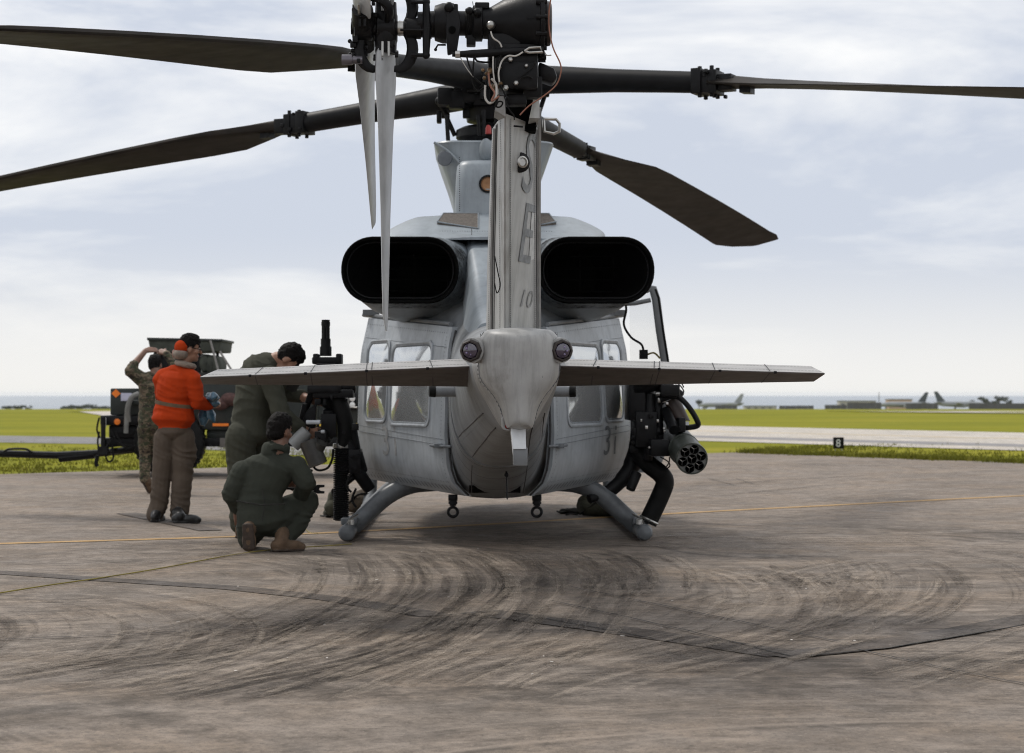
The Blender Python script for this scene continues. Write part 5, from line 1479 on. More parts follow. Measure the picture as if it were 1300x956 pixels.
mb = MB(); mb.cyl(lx(392, 560, -.2), lx(404, 590, -.22), .085, .08, 20); mb.cyl(lx(400, 578, -.2), lx(408, 562, -.25), .05); mb.build('gun_drive', mat('dark alloy casing', (.055, .052, .048), .4, .3, 10, metal=.3), gun)
for pts in ([(405, 575), (398, 590), (404, 597), (416, 594), (422, 582), (423, 570)], [(396, 596), (394, 602)], [(452, 620), (447, 634), (452, 644)], [(446, 600), (440, 616), (446, 625)]):
    mb = MB(); mb.tube(smooth_path([lx(x, y, -.15) for x, y in pts]), .010, 7); mb.build('cable', BLACK2, gun)

# ================================================================== GROUND EQUIPMENT
TD = 29.2
def tp(px, py, dy=0.0): return wp(px, py, TD + dy) 
def tbox(mb, x0, y0, x1, y1, d0, d1):
    a, b_ = tp(x0, y0, d0), tp(x1, y1, d0)
    mb.bbox((a.x, TD + d0, b_.z), (b_.x, TD + d1, a.z))
tr0 = gp(214, 604)
trl = empty('equipment_trailer', (0, 0, 0)); tag(trl, 'dark green military equipment trailer with tow bar and raised top box', 'trailer')
def tpart(name, m_, fn, bevel=.012, parent=None, label=None):
    mb = MB(); fn(mb); return mb.build(name, m_, parent or trl, bevel=bevel, label=label)
def chassis(mb):
    tbox(mb, 128, 556, 458, 567, .15, .30); tbox(mb, 128, 556, 458, 567, 1.4, 1.55); tbox(mb, 128, 557, 136, 569, .15, 1.55); tbox(mb, 300, 557, 308, 566, .15, 1.55); tbox(mb, 200, 562, 226, 568, .1, 1.7)
tpart('chassis', BLACK, chassis)
body = tpart('body', GREEN_T, lambda mb: (tbox(mb, 178, 486, 458, 546, .1, 1.7), tbox(mb, 262, 545, 458, 558, .2, 1.6)), .03)
for x0 in (300, 340, 400):
    tpart('side_rib', GREEN_T, lambda mb: tbox(mb, x0, 489, x0 + 4, 544, .06, .12), .006, body)
tpart('front_locker', GREEN_T, lambda mb: tbox(mb, 140, 493, 183, 527, .05, 1.5), .02)
tpart('lower_locker', BLACK, lambda mb: (tbox(mb, 127, 527.5, 176, 540, .0, 1.6), tbox(mb, 138, 540, 178, 556, .1, 1.5)), .02)
tpart('fender', GREEN_T, lambda mb: (tbox(mb, 160, 508, 264, 514, -.12, .5)), .02)
for dy in (-.05, 1.45):
    c = wp(213.5, 559.5, TD + dy); c.z = .515
    mb = MB(); mb.lathe(c, (0, 1, 0), [(0, .26), (-.02, .30), (-.02, .44), (.02, .50), (.06, .515), (.24, .515), (.28, .50), (.32, .44), (.30, .26)], 40)
    wh = mb.build('wheel', BLACK2, trl)
    q = MB(); q.lathe(c, (0, 1, 0), [(.02, .262), (.0, .25), (.05, .2), (.05, .1), (-.02, .09), (-.03, 0)], 28, False); q.build('rim', GREEN_T, wh)
    q = MB()
    for k in range(8): q.cyl(c + Vector((.15 * math.cos(k * .785), .055, .15 * math.sin(k * .785))), c + Vector((.15 * math.cos(k * .785), .02, .15 * math.sin(k * .785))), .016, seg=6)
    q.build('wheel_nut', BLACK, wh)
    q = MB()
    for k in range(40):
        a = k * 2 * math.pi / 40; q.box(c + Vector((.513 * math.cos(a), .15, .513 * math.sin(a))), (.02, .26, .035), Matrix.Rotation(-a, 3, 'Y'))
    q.build('tread', BLACK2, wh)
tpart('tow_bar', BLACK, lambda mb: (mb.tube([tp(200, 567, .8), tp(130, 575, .8), tp(72, 578, .8), tp(-60, 574, .8)], .055, 8), mb.tube([tp(75, 582, .8), tp(120, 577, .8)], .06, 8), mb.tube([tp(200, 567, .2), tp(128, 575, .7)], .04, 8)), 0)
tpart('tow_handle', BLACK, lambda mb: mb.tube(smooth_path([tp(4, 574, .7), tp(9, 571, .7), tp(14, 570, .7), tp(32, 570, .7), tp(38, 573, .7), tp(42, 575, .7)]), .016, 8), 0)
tpart('jockey_leg', BLACK, lambda mb: (mb.cyl(tp(131, 530, -.1), tp(131, 578, -.1), .035), mb.cyl(tp(126, 575, -.1), tp(138, 575, -.1), .05), mb.box(tp(131, 572, -.1), (.14, .14, .12))), 0)
for k, pts in enumerate(([(126, 548), (124, 562), (128, 572), (136, 566), (142, 558)], [(132, 572), (136, 584), (140, 586), (144, 580), (142, 566)], [(126, 530), (123, 545), (127, 556)], [(140, 545), (150, 562), (168, 566)], [(146, 548), (158, 568), (172, 566)], [(124, 578), (122, 588), (124, 592)])):
    tpart('hose', BLACK2, lambda mb: mb.tube(smooth_path([tp(x, y, -.12) for x, y in pts]), .014 if k != 5 else .03, 7), 0)
tpart('warning_diamond', ORANGE, lambda mb: mb.prism([tp(147, 494, .04), tp(153, 499.5, .04), tp(147, 505, .04), tp(141.5, 499.5, .04)], (0, .012, 0)), 0)
tpart('placard', mat('pale placard', (.5, .5, .62), .5), lambda mb: tbox(mb, 153.5, 499, 167, 509, .03, .045), .002)
tpart('reflector', ORANGE, lambda mb: mb.lathe(tp(149, 535.5, 0), (0, -1, 0), [(-.01, .045), (.015, .045), (.02, .03), (.02, 0)], 16, False), 0)
tpart('reflector_strip', WHITE, lambda mb: tbox(mb, 131.5, 530, 134.5, 543, -.02, -.005), 0)
tpart('warning_diamond', ORANGE, lambda mb: mb.prism([tp(362, 490.5, .08), tp(369, 497, .08), tp(362, 503.5, .08), tp(355, 497, .08)], (0, .012, 0)), 0)
for x0, x1 in ((270, 290), (402, 413), (452, 458)):
    tpart('reflector_strip', YELLOW if x0 != 270 else ORANGE, lambda mb: tbox(mb, x0, 537.5, x1, 541, .05, .095), 0)
lamp = tpart('lamp_panel', BLACK, lambda mb: tbox(mb, 434, 499, 453, 521, .02, .12), .006)
LAMP = mat('white lamp lens', (.75, .75, .74), .25, .05)
for x in (439.2, 447.2):
    for y in (506, 514):
        mb = MB(); mb.lathe(tp(x, y, .015), (0, -1, 0), [(-.01, .042), (.006, .042), (.018, .025), (.02, 0)], 16, False); mb.build('lamp', LAMP, lamp)
tpart('grab_rail', mat('grey painted rail', (.16, .16, .15), .5), lambda mb: (mb.tube(smooth_path([tp(163, 535, -.1), tp(162, 520, -.15), tp(167, 505, -.15), tp(176, 500, -.1)]), .04, 8), mb.tube([tp(161, 525, -.12), tp(160, 550, -.12)], .035, 8)), 0)
# raised box, its frame, struts and the rolled gear underneath
def topbox(mb):
    a, b_, c, d = tp(187.5, 429.5, .3), tp(281, 431.5, .3), tp(279, 446.5, .3), tp(191, 447, .3)
    mb.prism([a, b_, c, d], (0, 1.2, 0))
tpart('top_box', GREEN_O, topbox, .02)
tpart('top_box_lip', GREEN_T, lambda mb: mb.prism([tp(186.5, 428.5, .27), tp(282, 430.5, .27), tp(282, 433.5, .27), tp(186.5, 432, .27)], (0, 1.26, 0)), .006)
tpart('top_frame', BLACK, lambda mb: (tbox(mb, 195, 446, 199, 490, .4, .5), tbox(mb, 250, 446, 254, 490, .4, .5), tbox(mb, 195, 446, 199, 490, 1.2, 1.3), tbox(mb, 274, 446, 277, 490, 1.2, 1.3), tbox(mb, 200, 448, 250, 486, .5, 1.2)), .006)
STRUT = mat('grey strut', (.22, .21, .20), .5, .2, 8)
for a, b_ in (((267, 432), (291, 524)), ((279, 446), (303, 484))):
    tpart('strut', STRUT, lambda mb: mb.tube([tp(*a, .15), tp(*b_, .12)], .016, 8), 0)
for i, (x, y, r_) in enumerate(((259, 461, .145), (266.5, 463, .155), (274, 464, .15))):
    mb = MB(); c = tp(x, y, .35)
    mb.loft([[c + Vector((.045 * math.cos(a) + (k - 3) * 0, dy, 0)) + Vector((0, 0, math.sin(a) * r_ * s * .95)) + Vector((math.cos(a) * .03 * s, 0, 0)) for a in [j * math.pi / 8 for j in range(16)]] for k, (dy, s) in enumerate(((-.02, .5), (0, .85), (.06, 1), (.5, 1.0), (.62, .9), (.68, .5)))])
    mb.build('rolled_tarpaulin', GREEN_O, trl)
tpart('dark_bundle', BAG_D, lambda mb: (mb.ball(tp(258, 481, .4), (.25, .3, .10), 14, 8), mb.ball(tp(270, 482, .5), (.3, .3, .09), 14, 8), mb.ball(tp(210, 484, .5), (.4, .3, .08))), 0)
tpart('cargo_bundle', mat('dark red blanket', (.09, .045, .04), .9, .5, 14, .5, 60), lambda mb: (mb.ball(tp(280, 513, .06), (.13, .12, .09), 16, 9), mb.ball(tp(292, 507, .06), (.14, .12, .10), 16, 9)), 0)
tpart('mud_flap', mat('grey mud flap', (.12, .11, .10), .8), lambda mb: tbox(mb, 279, 556, 288, 568, .1, .13), .004)

# bags, cable, wrench
def bag(name, c, lumps, m_, label, straps, group=None):
    e = empty(name, c); tag(e, label, 'bag', group)
    mb = MB()
    for (dx, dy, dz, rx, ry, rz) in lumps: mb.ball((dx, dy, dz), (rx, ry, rz), 20, 12)
    me_v = []
    o_ = mb.build('bag_body', m_, e)
    for v in o_.data.vertices:
        k = mnoise.noise(v.co * 9) * .025 + mnoise.noise(v.co * 22) * .012; v.co += v.normal * k; v.co.z = max(v.co.z, .002)
    for pts in straps:
        mb = MB(); mb.tube(smooth_path([Vector(p) for p in pts]), .018, 6, oval=(1.4, .5)); mb.build('strap', BAG_D, e)
g = gp(762, 655)
bag('kit_bag', g, [(0, 0, .10, .24, .18, .12), (-.08, .02, .14, .14, .14, .10), (.10, 0, .09, .14, .15, .10)], BAG, 'olive kit bag lying on the slab below the helicopter near the bent black hose', [((-.2, -.05, .02), (-.1, -.15, .1), (0, -.17, .18), (.1, -.1, .2)), ((-.24, -.1, .02), (-.30, -.14, .03), (-.34, -.12, .02))])
bag('dark_pouch', gp(731, 652.5), [(0, 0, .03, .12, .08, .035), (-.10, .02, .02, .06, .05, .025)], BAG_D, 'small flat dark pouch lying beside the olive kit bag', [((-.1, 0, .03), (-.16, -.04, .02), (-.19, -.03, .03))])
bag('kit_bag', gp(425, 657), [(0, 0, .10, .10, .12, .11), (-.02, 0, .16, .06, .08, .09), (-.06, .02, .05, .05, .08, .06)], BAG, 'olive kit bag standing behind the ribbed feed chute by the port skid', [((0, -.1, .2), (-.02, -.1, .26), (.02, -.05, .27)), ((-.08, -.05, .02), (-.13, -.08, .02))])
bag('kit_bag', gp(456, 652), [(0, 0, .11, .16, .15, .12), (.05, 0, .15, .10, .12, .10)], mat('tan and brown bag cloth', (.085, .065, .045), .9, .5, 12, .6, 50), 'brown kit bag slumped under the port side of the cabin', [((-.1, -.1, .1), (0, -.16, .2), (.12, -.1, .2))])
CORD = mat('dirty yellow cord', (.26, .21, .05), .8, .3, 6)
mb = MB()
path = [gp(-220, 778), gp(-60, 763), gp(60, 745), gp(130, 735), gp(210, 722), gp(300, 705), gp(360, 698), gp(420, 694), gp(446, 692)]
mb.tube([p + Vector((0, 0, .009)) for p in smooth_path(path, 10)], .0048, 6)
o = mb.build('ground_cord', CORD); tag(o, 'thin dirty yellow cord snaking over the slab to the port skid', 'cord')
mb = MB(); mb.tube([p + Vector((0, 0, .004)) for p in smooth_path([gp(384, 656), gp(386, 668), gp(392, 676), gp(404, 678)], 8)], .004, 6)
o = mb.build('ground_cord', CORD); tag(o, 'short loose end of yellow cord beside the crouching man', 'cord')
# ================================================================== PEOPLE
def frame(ax_, side):
    ax_ = Vector(ax_).normalized(); side = Vector(side); side = (side - ax_ * side.dot(ax_)).normalized()
    return ax_, side, ax_.cross(side).normalized()
class Body:
    """tapered limbs and shaped masses fused into one continuous skin; each face takes the cloth or skin it lies on"""
    def __init__(self): self.p = []; self.mb = MB()
    def cap(self, a, ra, b_, rb, tag_):
        a, b_ = Vector(a), Vector(b_); ax_ = (b_ - a); 
        if ax_.length < 1e-5: b_ = a + Vector((0, 0, .001)); ax_ = b_ - a
        ref = Vector((0, 0, 1)) if abs(ax_.normalized().z) < .9 else Vector((1, 0, 0))
        t, s, d = frame(ax_, ax_.cross(ref)); rings = []
        for k in range(5): q = -math.pi / 2 + math.pi / 2 * (k + .3) / 5.3; rings.append((a + t * ra * math.sin(q), ra * math.cos(q)))
        rings.append((a, ra)); rings.append((b_, rb))
        for k in range(5): q = math.pi / 2 * (k + 1) / 5.3; rings.append((b_ + t * rb * math.sin(q), rb * math.cos(q)))
        self.mb.loft([[c + (s * math.cos(g) + d * math.sin(g)) * r_ for g in [math.pi / 7 * j for j in range(14)]] for c, r_ in rings])
        self.p.append(('c', np.array(a), np.array(b_), ra, rb, tag_)); return self
    def chain(self, pts, rs, tag_):
        for i in range(len(pts) - 1): self.cap(pts[i], rs[i], pts[i + 1], rs[i + 1], tag_)
        return self
    def ell(self, c, r, tag_, f=(0, 1, 0), u=(0, 0, 1)):
        """radii: side, forward, up"""
        c = Vector(c); u = Vector(u).normalized(); f = Vector(f); f = (f - u * f.dot(u)).normalized(); s = f.cross(u)
        rings = []
        for i in range(11):
            th = math.pi * (.02 + .96 * i / 10)
            rings.append([c + s * (r[0] * math.sin(th) * math.cos(g)) + f * (r[1] * math.sin(th) * math.sin(g)) + u * (r[2] * math.cos(th)) for g in [math.pi / 8 * j for j in range(16)]])
        self.mb.loft(rings)
        self.p.append(('e', np.array(c), np.array([s, f, u]), np.array(r), None, tag_)); return self
    def slab(self, a, wa, da, b_, wb, db, side, tag_):
        """oval trunk piece from a to b, half-width w along side, half-depth d across"""
        a, b_ = Vector(a), Vector(b_); t, s, d = frame(b_ - a, side)
        L_ = (b_ - a).length; rings = []
        for k, (q, sc) in enumerate(((-.9, .35), (-.6, .75), (0, 1), (.25, 1), (.5, 1), (.75, 1), (1, 1), (1.6, .75), (1.9, .35))):
            if q < 0: p_ = a + t * q * min(wa, da) * .6; w, dd = wa * sc, da * sc
            elif q > 1: p_ = b_ + t * (q - 1) * min(wb, db) * .6; w, dd = wb * sc, db * sc
            else: p_ = a.lerp(b_, q); w, dd = wa + (wb - wa) * q, da + (db - da) * q
            rings.append([p_ + s * (w * math.cos(g)) + d * (dd * math.sin(g)) for g in [math.pi / 10 * j for j in range(20)]])
        self.mb.loft(rings)
        self.p.append(('s', np.array(a), np.array(b_), (np.array(s), np.array(d)), (wa, da, wb, db), tag_)); return self
    def hand(self, wr, f, s, nrm, curl, tag_='skin', sc=1.0, spread=.12):
        f, s, nrm = Vector(f).normalized(), Vector(s), Vector(nrm)
        s = (s - f * s.dot(f)).normalized(); n2 = f.cross(s); n2 = n2 if n2.dot(nrm) > 0 else -n2
        for i, (o_, l1, l2) in enumerate(((.030, .040, .032), (.010, .046, .036), (-.011, .042, .034), (-.030, .032, .027))):
            k0 = wr + f * .085 * sc + s * o_ * sc; self.cap(wr + s * o_ * .6, .020 * sc, k0, .0145 * sc, tag_)
            d1 = (f * math.cos(curl * .6) + n2 * math.sin(curl * .6) + s * o_ * spread * 12).normalized(); d2 = (f * math.cos(curl * 1.7) + n2 * math.sin(curl * 1.7)).normalized()
            k1 = k0 + d1 * l1 * sc; self.cap(k0, .0105 * sc, k1, .0095 * sc, tag_); self.cap(k1, .0095 * sc, k1 + d2 * l2 * sc, .0080 * sc, tag_)
        t0 = wr + f * .025 * sc + s * .026 * sc; t1 = t0 + (f * .55 + s * .7 + n2 * .35).normalized() * .045 * sc
        self.cap(t0, .017 * sc, t1, .0125 * sc, tag_); self.cap(t1, .0125 * sc, t1 + (f * .85 + s * .25 + n2 * .35).normalized() * .032 * sc, .0095 * sc, tag_)
    def head(self, c, f, u, hair='hair', skin='skin', sc=1.0, crop=0.0, hairlen=.012):
        """c = centre of the skull, f = facing, u = crown"""
        u = Vector(u).normalized(); f = Vector(f); f = (f - u * f.dot(u)).normalized(); s = f.cross(u); c = Vector(c)
        P_ = lambda a, b_, d: c + (s * a + f * b_ + u * d) * sc
        self.ell(c, (.073 * sc, .092 * sc, .100 * sc), skin, f, u)
        self.ell(P_(0, .030, -.075), (.056 * sc, .060 * sc, .058 * sc), skin, f, u)
        self.ell(P_(0, .070, -.108), (.026 * sc, .022 * sc, .020 * sc), skin, f, u)
        self.cap(P_(0, .094, -.005), .010 * sc, P_(0, .112, -.040), .0145 * sc, skin)
        self.cap(P_(-.022, .088, -.075), .008 * sc, P_(.022, .088, -.075), .008 * sc, 'lip')
        for k in (-1, 1):
            self.cap(P_(k * .018, .088, .018), .008 * sc, P_(k * .045, .078, .018), .008 * sc, hair)
            self.ell(P_(k * .031, .080, -.004), (.013 * sc, .009 * sc, .009 * sc), 'eye', f, u)
            self.ell(P_(k * .076, -.008, -.022), (.010 * sc, .022 * sc, .034 * sc), skin, f, u)
            self.ell(P_(k * .048, .055, -.035), (.022 * sc, .03 * sc, .024 * sc), skin, f, u)
        self.ell(P_(0, -.020, .026), (.078 * sc + hairlen * .3, .088 * sc + hairlen * .4, .092 * sc + hairlen), hair, f, u)
        self.ell(P_(0, .020, .058), (.066 * sc, .074 * sc, .058 * sc + hairlen), hair, f, u)
        if crop < .5: self.ell(P_(0, -.045, -.035), (.064 * sc, .060 * sc, .055 * sc), hair, f, u)
    def boot(self, heel, toe, tag_, up=(0, 0, 1), w=.046, ankle=None, sole='sole'):
        heel, toe, up = Vector(heel), Vector(toe), Vector(up).normalized(); f = (toe - heel); L_ = f.length; f.normalize(); s = f.cross(up)
        self.ell(heel + f * L_ * .22 + up * .050, (w * .86, L_ * .26, .052), tag_, f, up)
        self.ell(heel + f * L_ * .62 + up * .043, (w, L_ * .36, .044), tag_, f, up)
        self.ell(heel + f * L_ * .85 + up * .034, (w * .95, L_ * .17, .034), tag_, f, up)
        self.slab(heel + f * .01 + up * .011, w * .84, .011, toe - f * .02 + up * .011, w * .9, .011, s, sole)
        if ankle is not None: self.chain([heel + f * L_ * .27 + up * .07, Vector(ankle)], [.052, .055], tag_)
    def tags(self, P_):
        best = np.full(len(P_), 9e9); out = np.zeros(len(P_), int); names = []
        for i, q in enumerate(self.p):
            if q[0] == 'c':
                ab = q[2] - q[1]; t = np.clip(((P_ - q[1]) @ ab) / (ab @ ab), 0, 1)
                d = np.linalg.norm(P_ - (q[1] + t[:, None] * ab), axis=1) - (q[3] + (q[4] - q[3]) * t)
            elif q[0] == 'e':
                l_ = (P_ - q[1]) @ q[2].T; k = np.linalg.norm(l_ / q[3], axis=1); d = (k - 1) * q[3].min() * 1.2
            else:
                ab = q[2] - q[1]; L_ = np.linalg.norm(ab); tt = ((P_ - q[1]) @ ab) / (L_ * L_); t = np.clip(tt, 0, 1)
                r_ = P_ - (q[1] + t[:, None] * ab); w = q[4][0] + (q[4][2] - q[4][0]) * t; dd = q[4][1] + (q[4][3] - q[4][1]) * t
                d = (np.sqrt(((r_ @ q[3][0]) / w) ** 2 + ((r_ @ q[3][1]) / dd) ** 2) - 1) * np.minimum(w, dd) + np.abs(tt - t) * L_ * .6
            m_ = d < best; best[m_] = d[m_]; out[m_] = i
        return [self.p[i][5] for i in out]
    def finish(self, name, mats, label, vox=.008, wrinkle=.010, cloth=(), sm=3):
        me = bpy.data.meshes.new(name); me.from_pydata(self.mb.v, [], self.mb.f)
        bm = bmesh.new(); bm.from_mesh(me); bmesh.ops.recalc_face_normals(bm, faces=bm.faces[:]); bm.to_mesh(me); bm.free()
        o_ = bpy.data.objects.new(name, me); COL.objects.link(o_)
        md = o_.modifiers.new('fuse', 'REMESH'); md.mode = 'VOXEL'; md.voxel_size = vox; md.adaptivity = 0
        md = o_.modifiers.new('soften', 'SMOOTH'); md.factor = .5; md.iterations = sm
        dg = bpy.context.evaluated_depsgraph_get(); dg.update()
        m2 = bpy.data.meshes.new_from_object(o_.evaluated_get(dg), depsgraph=dg)
        o_.modifiers.clear(); o_.data = m2; bpy.data.meshes.remove(me)
        m2.materials.clear()
        keys = list(mats)
        for k in keys: m2.materials.append(mats[k])
        V = np.empty(len(m2.vertices) * 3); m2.vertices.foreach_get('co', V); V = V.reshape(-1, 3)
        vt = self.tags(V)
        Nn = np.empty(len(m2.vertices) * 3); m2.vertices.foreach_get('normal', Nn); Nn = Nn.reshape(-1, 3)
        for i, t in enumerate(vt):
            if t in cloth:
                p_ = Vector(V[i]) * 1.0
                a_ = mnoise.noise(Vector((p_.x * 3.5, p_.y * 3.5, p_.z * 3.5 + 9))) * .8
                fold = 1 - abs(mnoise.noise(Vector((p_.x * 3 + a_, p_.y * 3, p_.z * 13 + p_.x * 4 + a_ * 2)))) * 2.6
                k = fold * 1.3 + mnoise.noise(Vector((p_.x * 7, p_.y * 7, p_.z * 9))) * .9 + mnoise.noise(p_ * 34) * .12
                V[i] += Nn[i] * k * wrinkle
            elif t == 'hair':
                p_ = Vector(V[i]); k = mnoise.noise(p_ * 38) * .008 + mnoise.noise(p_ * 90) * .006; V[i] += Nn[i] * (k + .002)
        m2.vertices.foreach_set('co', V.reshape(-1))
        C = np.empty(len(m2.polygons) * 3); m2.polygons.foreach_get('center', C); ft = self.tags(C.reshape(-1, 3))
        m2.polygons.foreach_set('material_index', [keys.index(t) for t in ft])
        m2.polygons.foreach_set('use_smooth', [True] * len(m2.polygons)); m2.update()
        tag(o_, label, 'person')
        return o_

SKIN = mat('tanned skin', (.33, .175, .115), .5, .12, 12, .1, 90)
SKIN_D = mat('brown skin', (.20, .105, .07), .5, .12, 12, .1, 90)
LIPM = mat('lips', (.24, .09, .075), .5, .1)
EYEM = mat('eye', (.35, .33, .32), .2, .6, 60)
HAIR = mat('black hair', (.008, .0065, .006), .6, .5, 60, .8, 160, spec=.12)
SHIRT = mat('orange pullover cloth', (.43, .042, .006), .9, .12, 5, .35, 40, spec=.15)
KHAKI = mat('brown cargo trouser cloth', (.105, .082, .064), .9, .14, 5, .4, 50, spec=.15)
SUIT = mat('olive flight suit cloth', (.058, .059, .045), .9, .12, 5, .35, 50, spec=.12)
SUIT2 = mat('green flight suit cloth', (.042, .046, .037), .9, .12, 5, .35, 50, spec=.12)
SHOE = mat('black leather', (.012, .012, .012), .45, .3, 20)
BOOT = mat('tan suede boot', (.11, .068, .04), .85, .3, 20, .4, 80)
SOLE = mat('brown rubber sole', (.05, .035, .026), .8, .3, 30, .5, 70)
SOLEB = mat('black rubber sole', (.012, .011, .011), .7, .3)
BELT = mat('tan webbing', (.13, .085, .05), .9, .2, 20, .4, 80)
m, n, l, b = nt('camouflage cloth')
tc = n.new('ShaderNodeTexCoord').outputs['Object']
c1 = mixc(n, l, mrange(n, l, nz(n, l, tc, 11, 3, .6, .6, (1, 1, 1.6)), .47, .50), (.085, .062, .040), (.040, .045, .022))
c2 = mixc(n, l, mrange(n, l, nz(n, l, tc, 14, 3, .6, .8, (1, 1, 1.8), 0, (3, 1, 7)), .53, .56), c1, (.15, .115, .075))
c3 = mixc(n, l, mrange(n, l, nz(n, l, tc, 17, 3, .6, .8, (1, 1, 2), 0, (9, 4, 2)), .56, .58), c2, (.020, .015, .012))
l.new(c3, b.inputs['Base Color']); b.inputs['Roughness'].default_value = .9
CAMO = m

# ---- the man in the orange pullover: stands with his back to us, looking right
DB = 19.04
J = lambda px, py, dd=0.0: wp(px, py, DB + dd)
B = Body()
S = Vector((.86, -.5, 0)); Fw = Vector((.5, .86, 0))
B.head(J(241, 441, .0), (.93, .35, -.22), (.12, 0, 1), sc=1.02, crop=1, hairlen=.014)
B.cap(J(238, 455), .055, J(229, 470), .062, 'skin')
B.slab(J(220, 533), .215, .180, J(221, 512), .185, .150, S, 'shirt')
B.slab(J(221, 514), .180, .145, J(222, 492), .195, .15, S, 'shirt')
B.slab(J(222, 494), .200, .15, J(224, 480), .185, .135, S, 'shirt')
B.chain([J(208, 480, .05), J(225, 473), J(243, 481, -.06)], [.085, .080, .088], 'shirt')
B.cap(J(228, 472), .066, J(232, 467), .064, 'shirt')
B.chain([J(246, 484, -.08), J(250, 510, -.10), J(264, 514.5, .04)], [.080, .066, .052], 'shirt')      # right arm
B.hand(J(266, 514, .06), (.75, .5, .15), (0, .1, 1), (-.5, .8, 0), .9)
B.chain([J(205, 482, .06), J(207, 508, .22), J(245, 514, .36)], [.078, .062, .052], 'shirt')
B.hand(J(249, 513, .38), (.9, .2, .1), (0, 0, 1), (0, -1, 0), .9)
B.slab(J(221, 549, .0), .155, .14, J(221, 542), .155, .14, S, 'trousers')
B.chain([J(210, 556), J(206, 596), J(202, 640), J(196.5, 654)], [.108, .092, .082, .082], 'trousers')
B.chain([J(232, 556), J(232, 598), J(229, 640), J(227, 652)], [.112, .100, .088, .086], 'trousers')
B.ell(J(243, 575, .0), (.05, .05, .11), 'trousers', Fw)
hl = gp(195, 663.5); B.boot(hl, hl + Vector((.03, .27, 0)), 'shoe', sole='soleb', w=.05, ankle=J(196.5, 652))
hl = gp(218.5, 665.0); B.boot(hl, hl + Vector((.265, .05, 0)), 'shoe', sole='soleb', w=.05, ankle=J(225, 650, -.02))
pB = B.finish('person', {'skin': SKIN, 'lip': LIPM, 'eye': EYEM, 'hair': HAIR, 'shirt': SHIRT, 'trousers': KHAKI, 'shoe': SHOE, 'soleb': SOLEB}, 'standing person in an orange pullover and brown trousers, looking down to the right', cloth=('shirt', 'trousers'), wrinkle=.006)
mb = MB()
def oval_ring(c, rw, rd, side, h, tilt=0.0, th=.006):
    t, s, d = frame((0, 0, 1), side); rings = []
    for q in np.linspace(0, 2 * math.pi, 41):
        o_ = s * math.cos(q); o2 = d * math.sin(q); zz = Vector((0, 0, tilt * math.cos(q)))
        rings.append([c + o_ * (rw + a) + o2 * (rd + a) + zz + Vector((0, 0, z)) for a, z in ((0, -h), (th, -h), (th, h), (0, h))])
    return rings
mb.loft(oval_ring(J(221.5, 512.5), .192, .157, S, .018, -.03), False, False); mb.build('belt', BELT, pB)
# cranial cap pushed back off his head and hanging on the neck
mb = MB(); mb.ball(J(230.5, 441, -.05), (.070, .075, .072), 18, 10); o = mb.build('hood', SHIRT, pB)
FLAP = mat('grey tan flap cloth', (.27, .22, .18), .9, .3, 18, .5, 60)
mb = MB(); mb.ball(J(229, 449.5, -.06), (.074, .072, .055), 16, 10); mb.build('cap_flap', FLAP, pB)
mb = MB(); mb.torus(J(235.5, 463, .0), (.25, .05, 1), .078, .030, 24, 10); mb.build('cap_flap', FLAP, pB)
mb = MB(); mb.ball(J(220.5, 449, -.04), (.016, .035, .04), 14, 8); mb.build('ear_cup', mat('dull pink shell', (.28, .15, .12), .6, .2), pB)
mb = MB()
hc = J(241, 441, .0); hf = Vector((.93, .35, -.22)).normalized(); hs = hf.cross(Vector((.12, 0, 1))).normalized()
mb.tube([hc + hs * .082 - hf * .01, hc + hs * .078 + hf * .05, hc + hs * .06 + hf * .108], .004, 6); mb.tube([hc - hs * .082 - hf * .01, hc - hs * .078 + hf * .05, hc - hs * .06 + hf * .108, hc + hs * .06 + hf * .108], .004, 6); mb.build('spectacles', BLACK, pB)
# thin blue plastic bag in his hands
BLUE = mat('crumpled blue plastic', (.05, .12, .18), .22, .6, 18, .6, 30, spec=.7)
mb = MB()
for k in range(9):
    c = J(random.uniform(258, 272), random.uniform(503, 514), random.uniform(-.06, .2)); mb.ball(c, (random.uniform(.04, .07), .06, random.uniform(.03, .05)), 12, 8)
mb.tube([J(262, 518, .12), J(258, 530, .1), J(257, 540, .1)], [.05, .06, .02], 9); mb.tube([J(265, 518, .05), J(268, 528, .05), J(272, 537, .05)], [.03, .04, .01], 9)
o = mb.build('plastic_bag', [BLUE]); tag(o, 'crumpled blue plastic bag in the hands of the orange clad person', 'plastic bag')
for v in o.data.vertices: v.co += v.normal * (mnoise.noise(v.co * 25) * .03)

# ---- the person in camouflage behind him, left arm raised
DA = 24.4
J = lambda px, py, dd=0.0: wp(px, py, DA + dd)
B = Body(); S = Vector((1, -.1, 0))
B.head(J(197, 462, .05), (.15, 1, .05), (0, 0, 1), sc=1.0, crop=0, hairlen=.006, skin='skin')
B.cap(J(197, 470), .058, J(197, 480), .065, 'skin')
B.slab(J(192, 537), .165, .13, J(194, 512), .165, .13, S, 'camo')
B.slab(J(194, 514), .165, .13, J(196, 490), .20, .14, S, 'camo')
B.chain([J(180, 482), J(197, 480), J(214, 482)], [.085, .085, .085], 'camo')
B.chain([J(179, 481), J(166, 471, -.05)], [.085, .075], 'camo'); B.chain([J(166, 471, -.05), J(170, 463, -.02)], [.075, .058], 'camo'); B.chain([J(169, 464, -.02), J(184, 446, .1)], [.048, .034], 'skin')
B.hand(J(185, 445, .12), (.9, .35, .12), (-.3, .5, .6), (0, .3, -1), .4, spread=.1)
B.chain([J(214, 482), J(225, 470, .05), J(212, 450, .15)], [.08, .062, .045], 'camo'); B.hand(J(210, 448, .17), (-.8, .5, .2), (0, .5, .6), (0, .3, -1), .5)
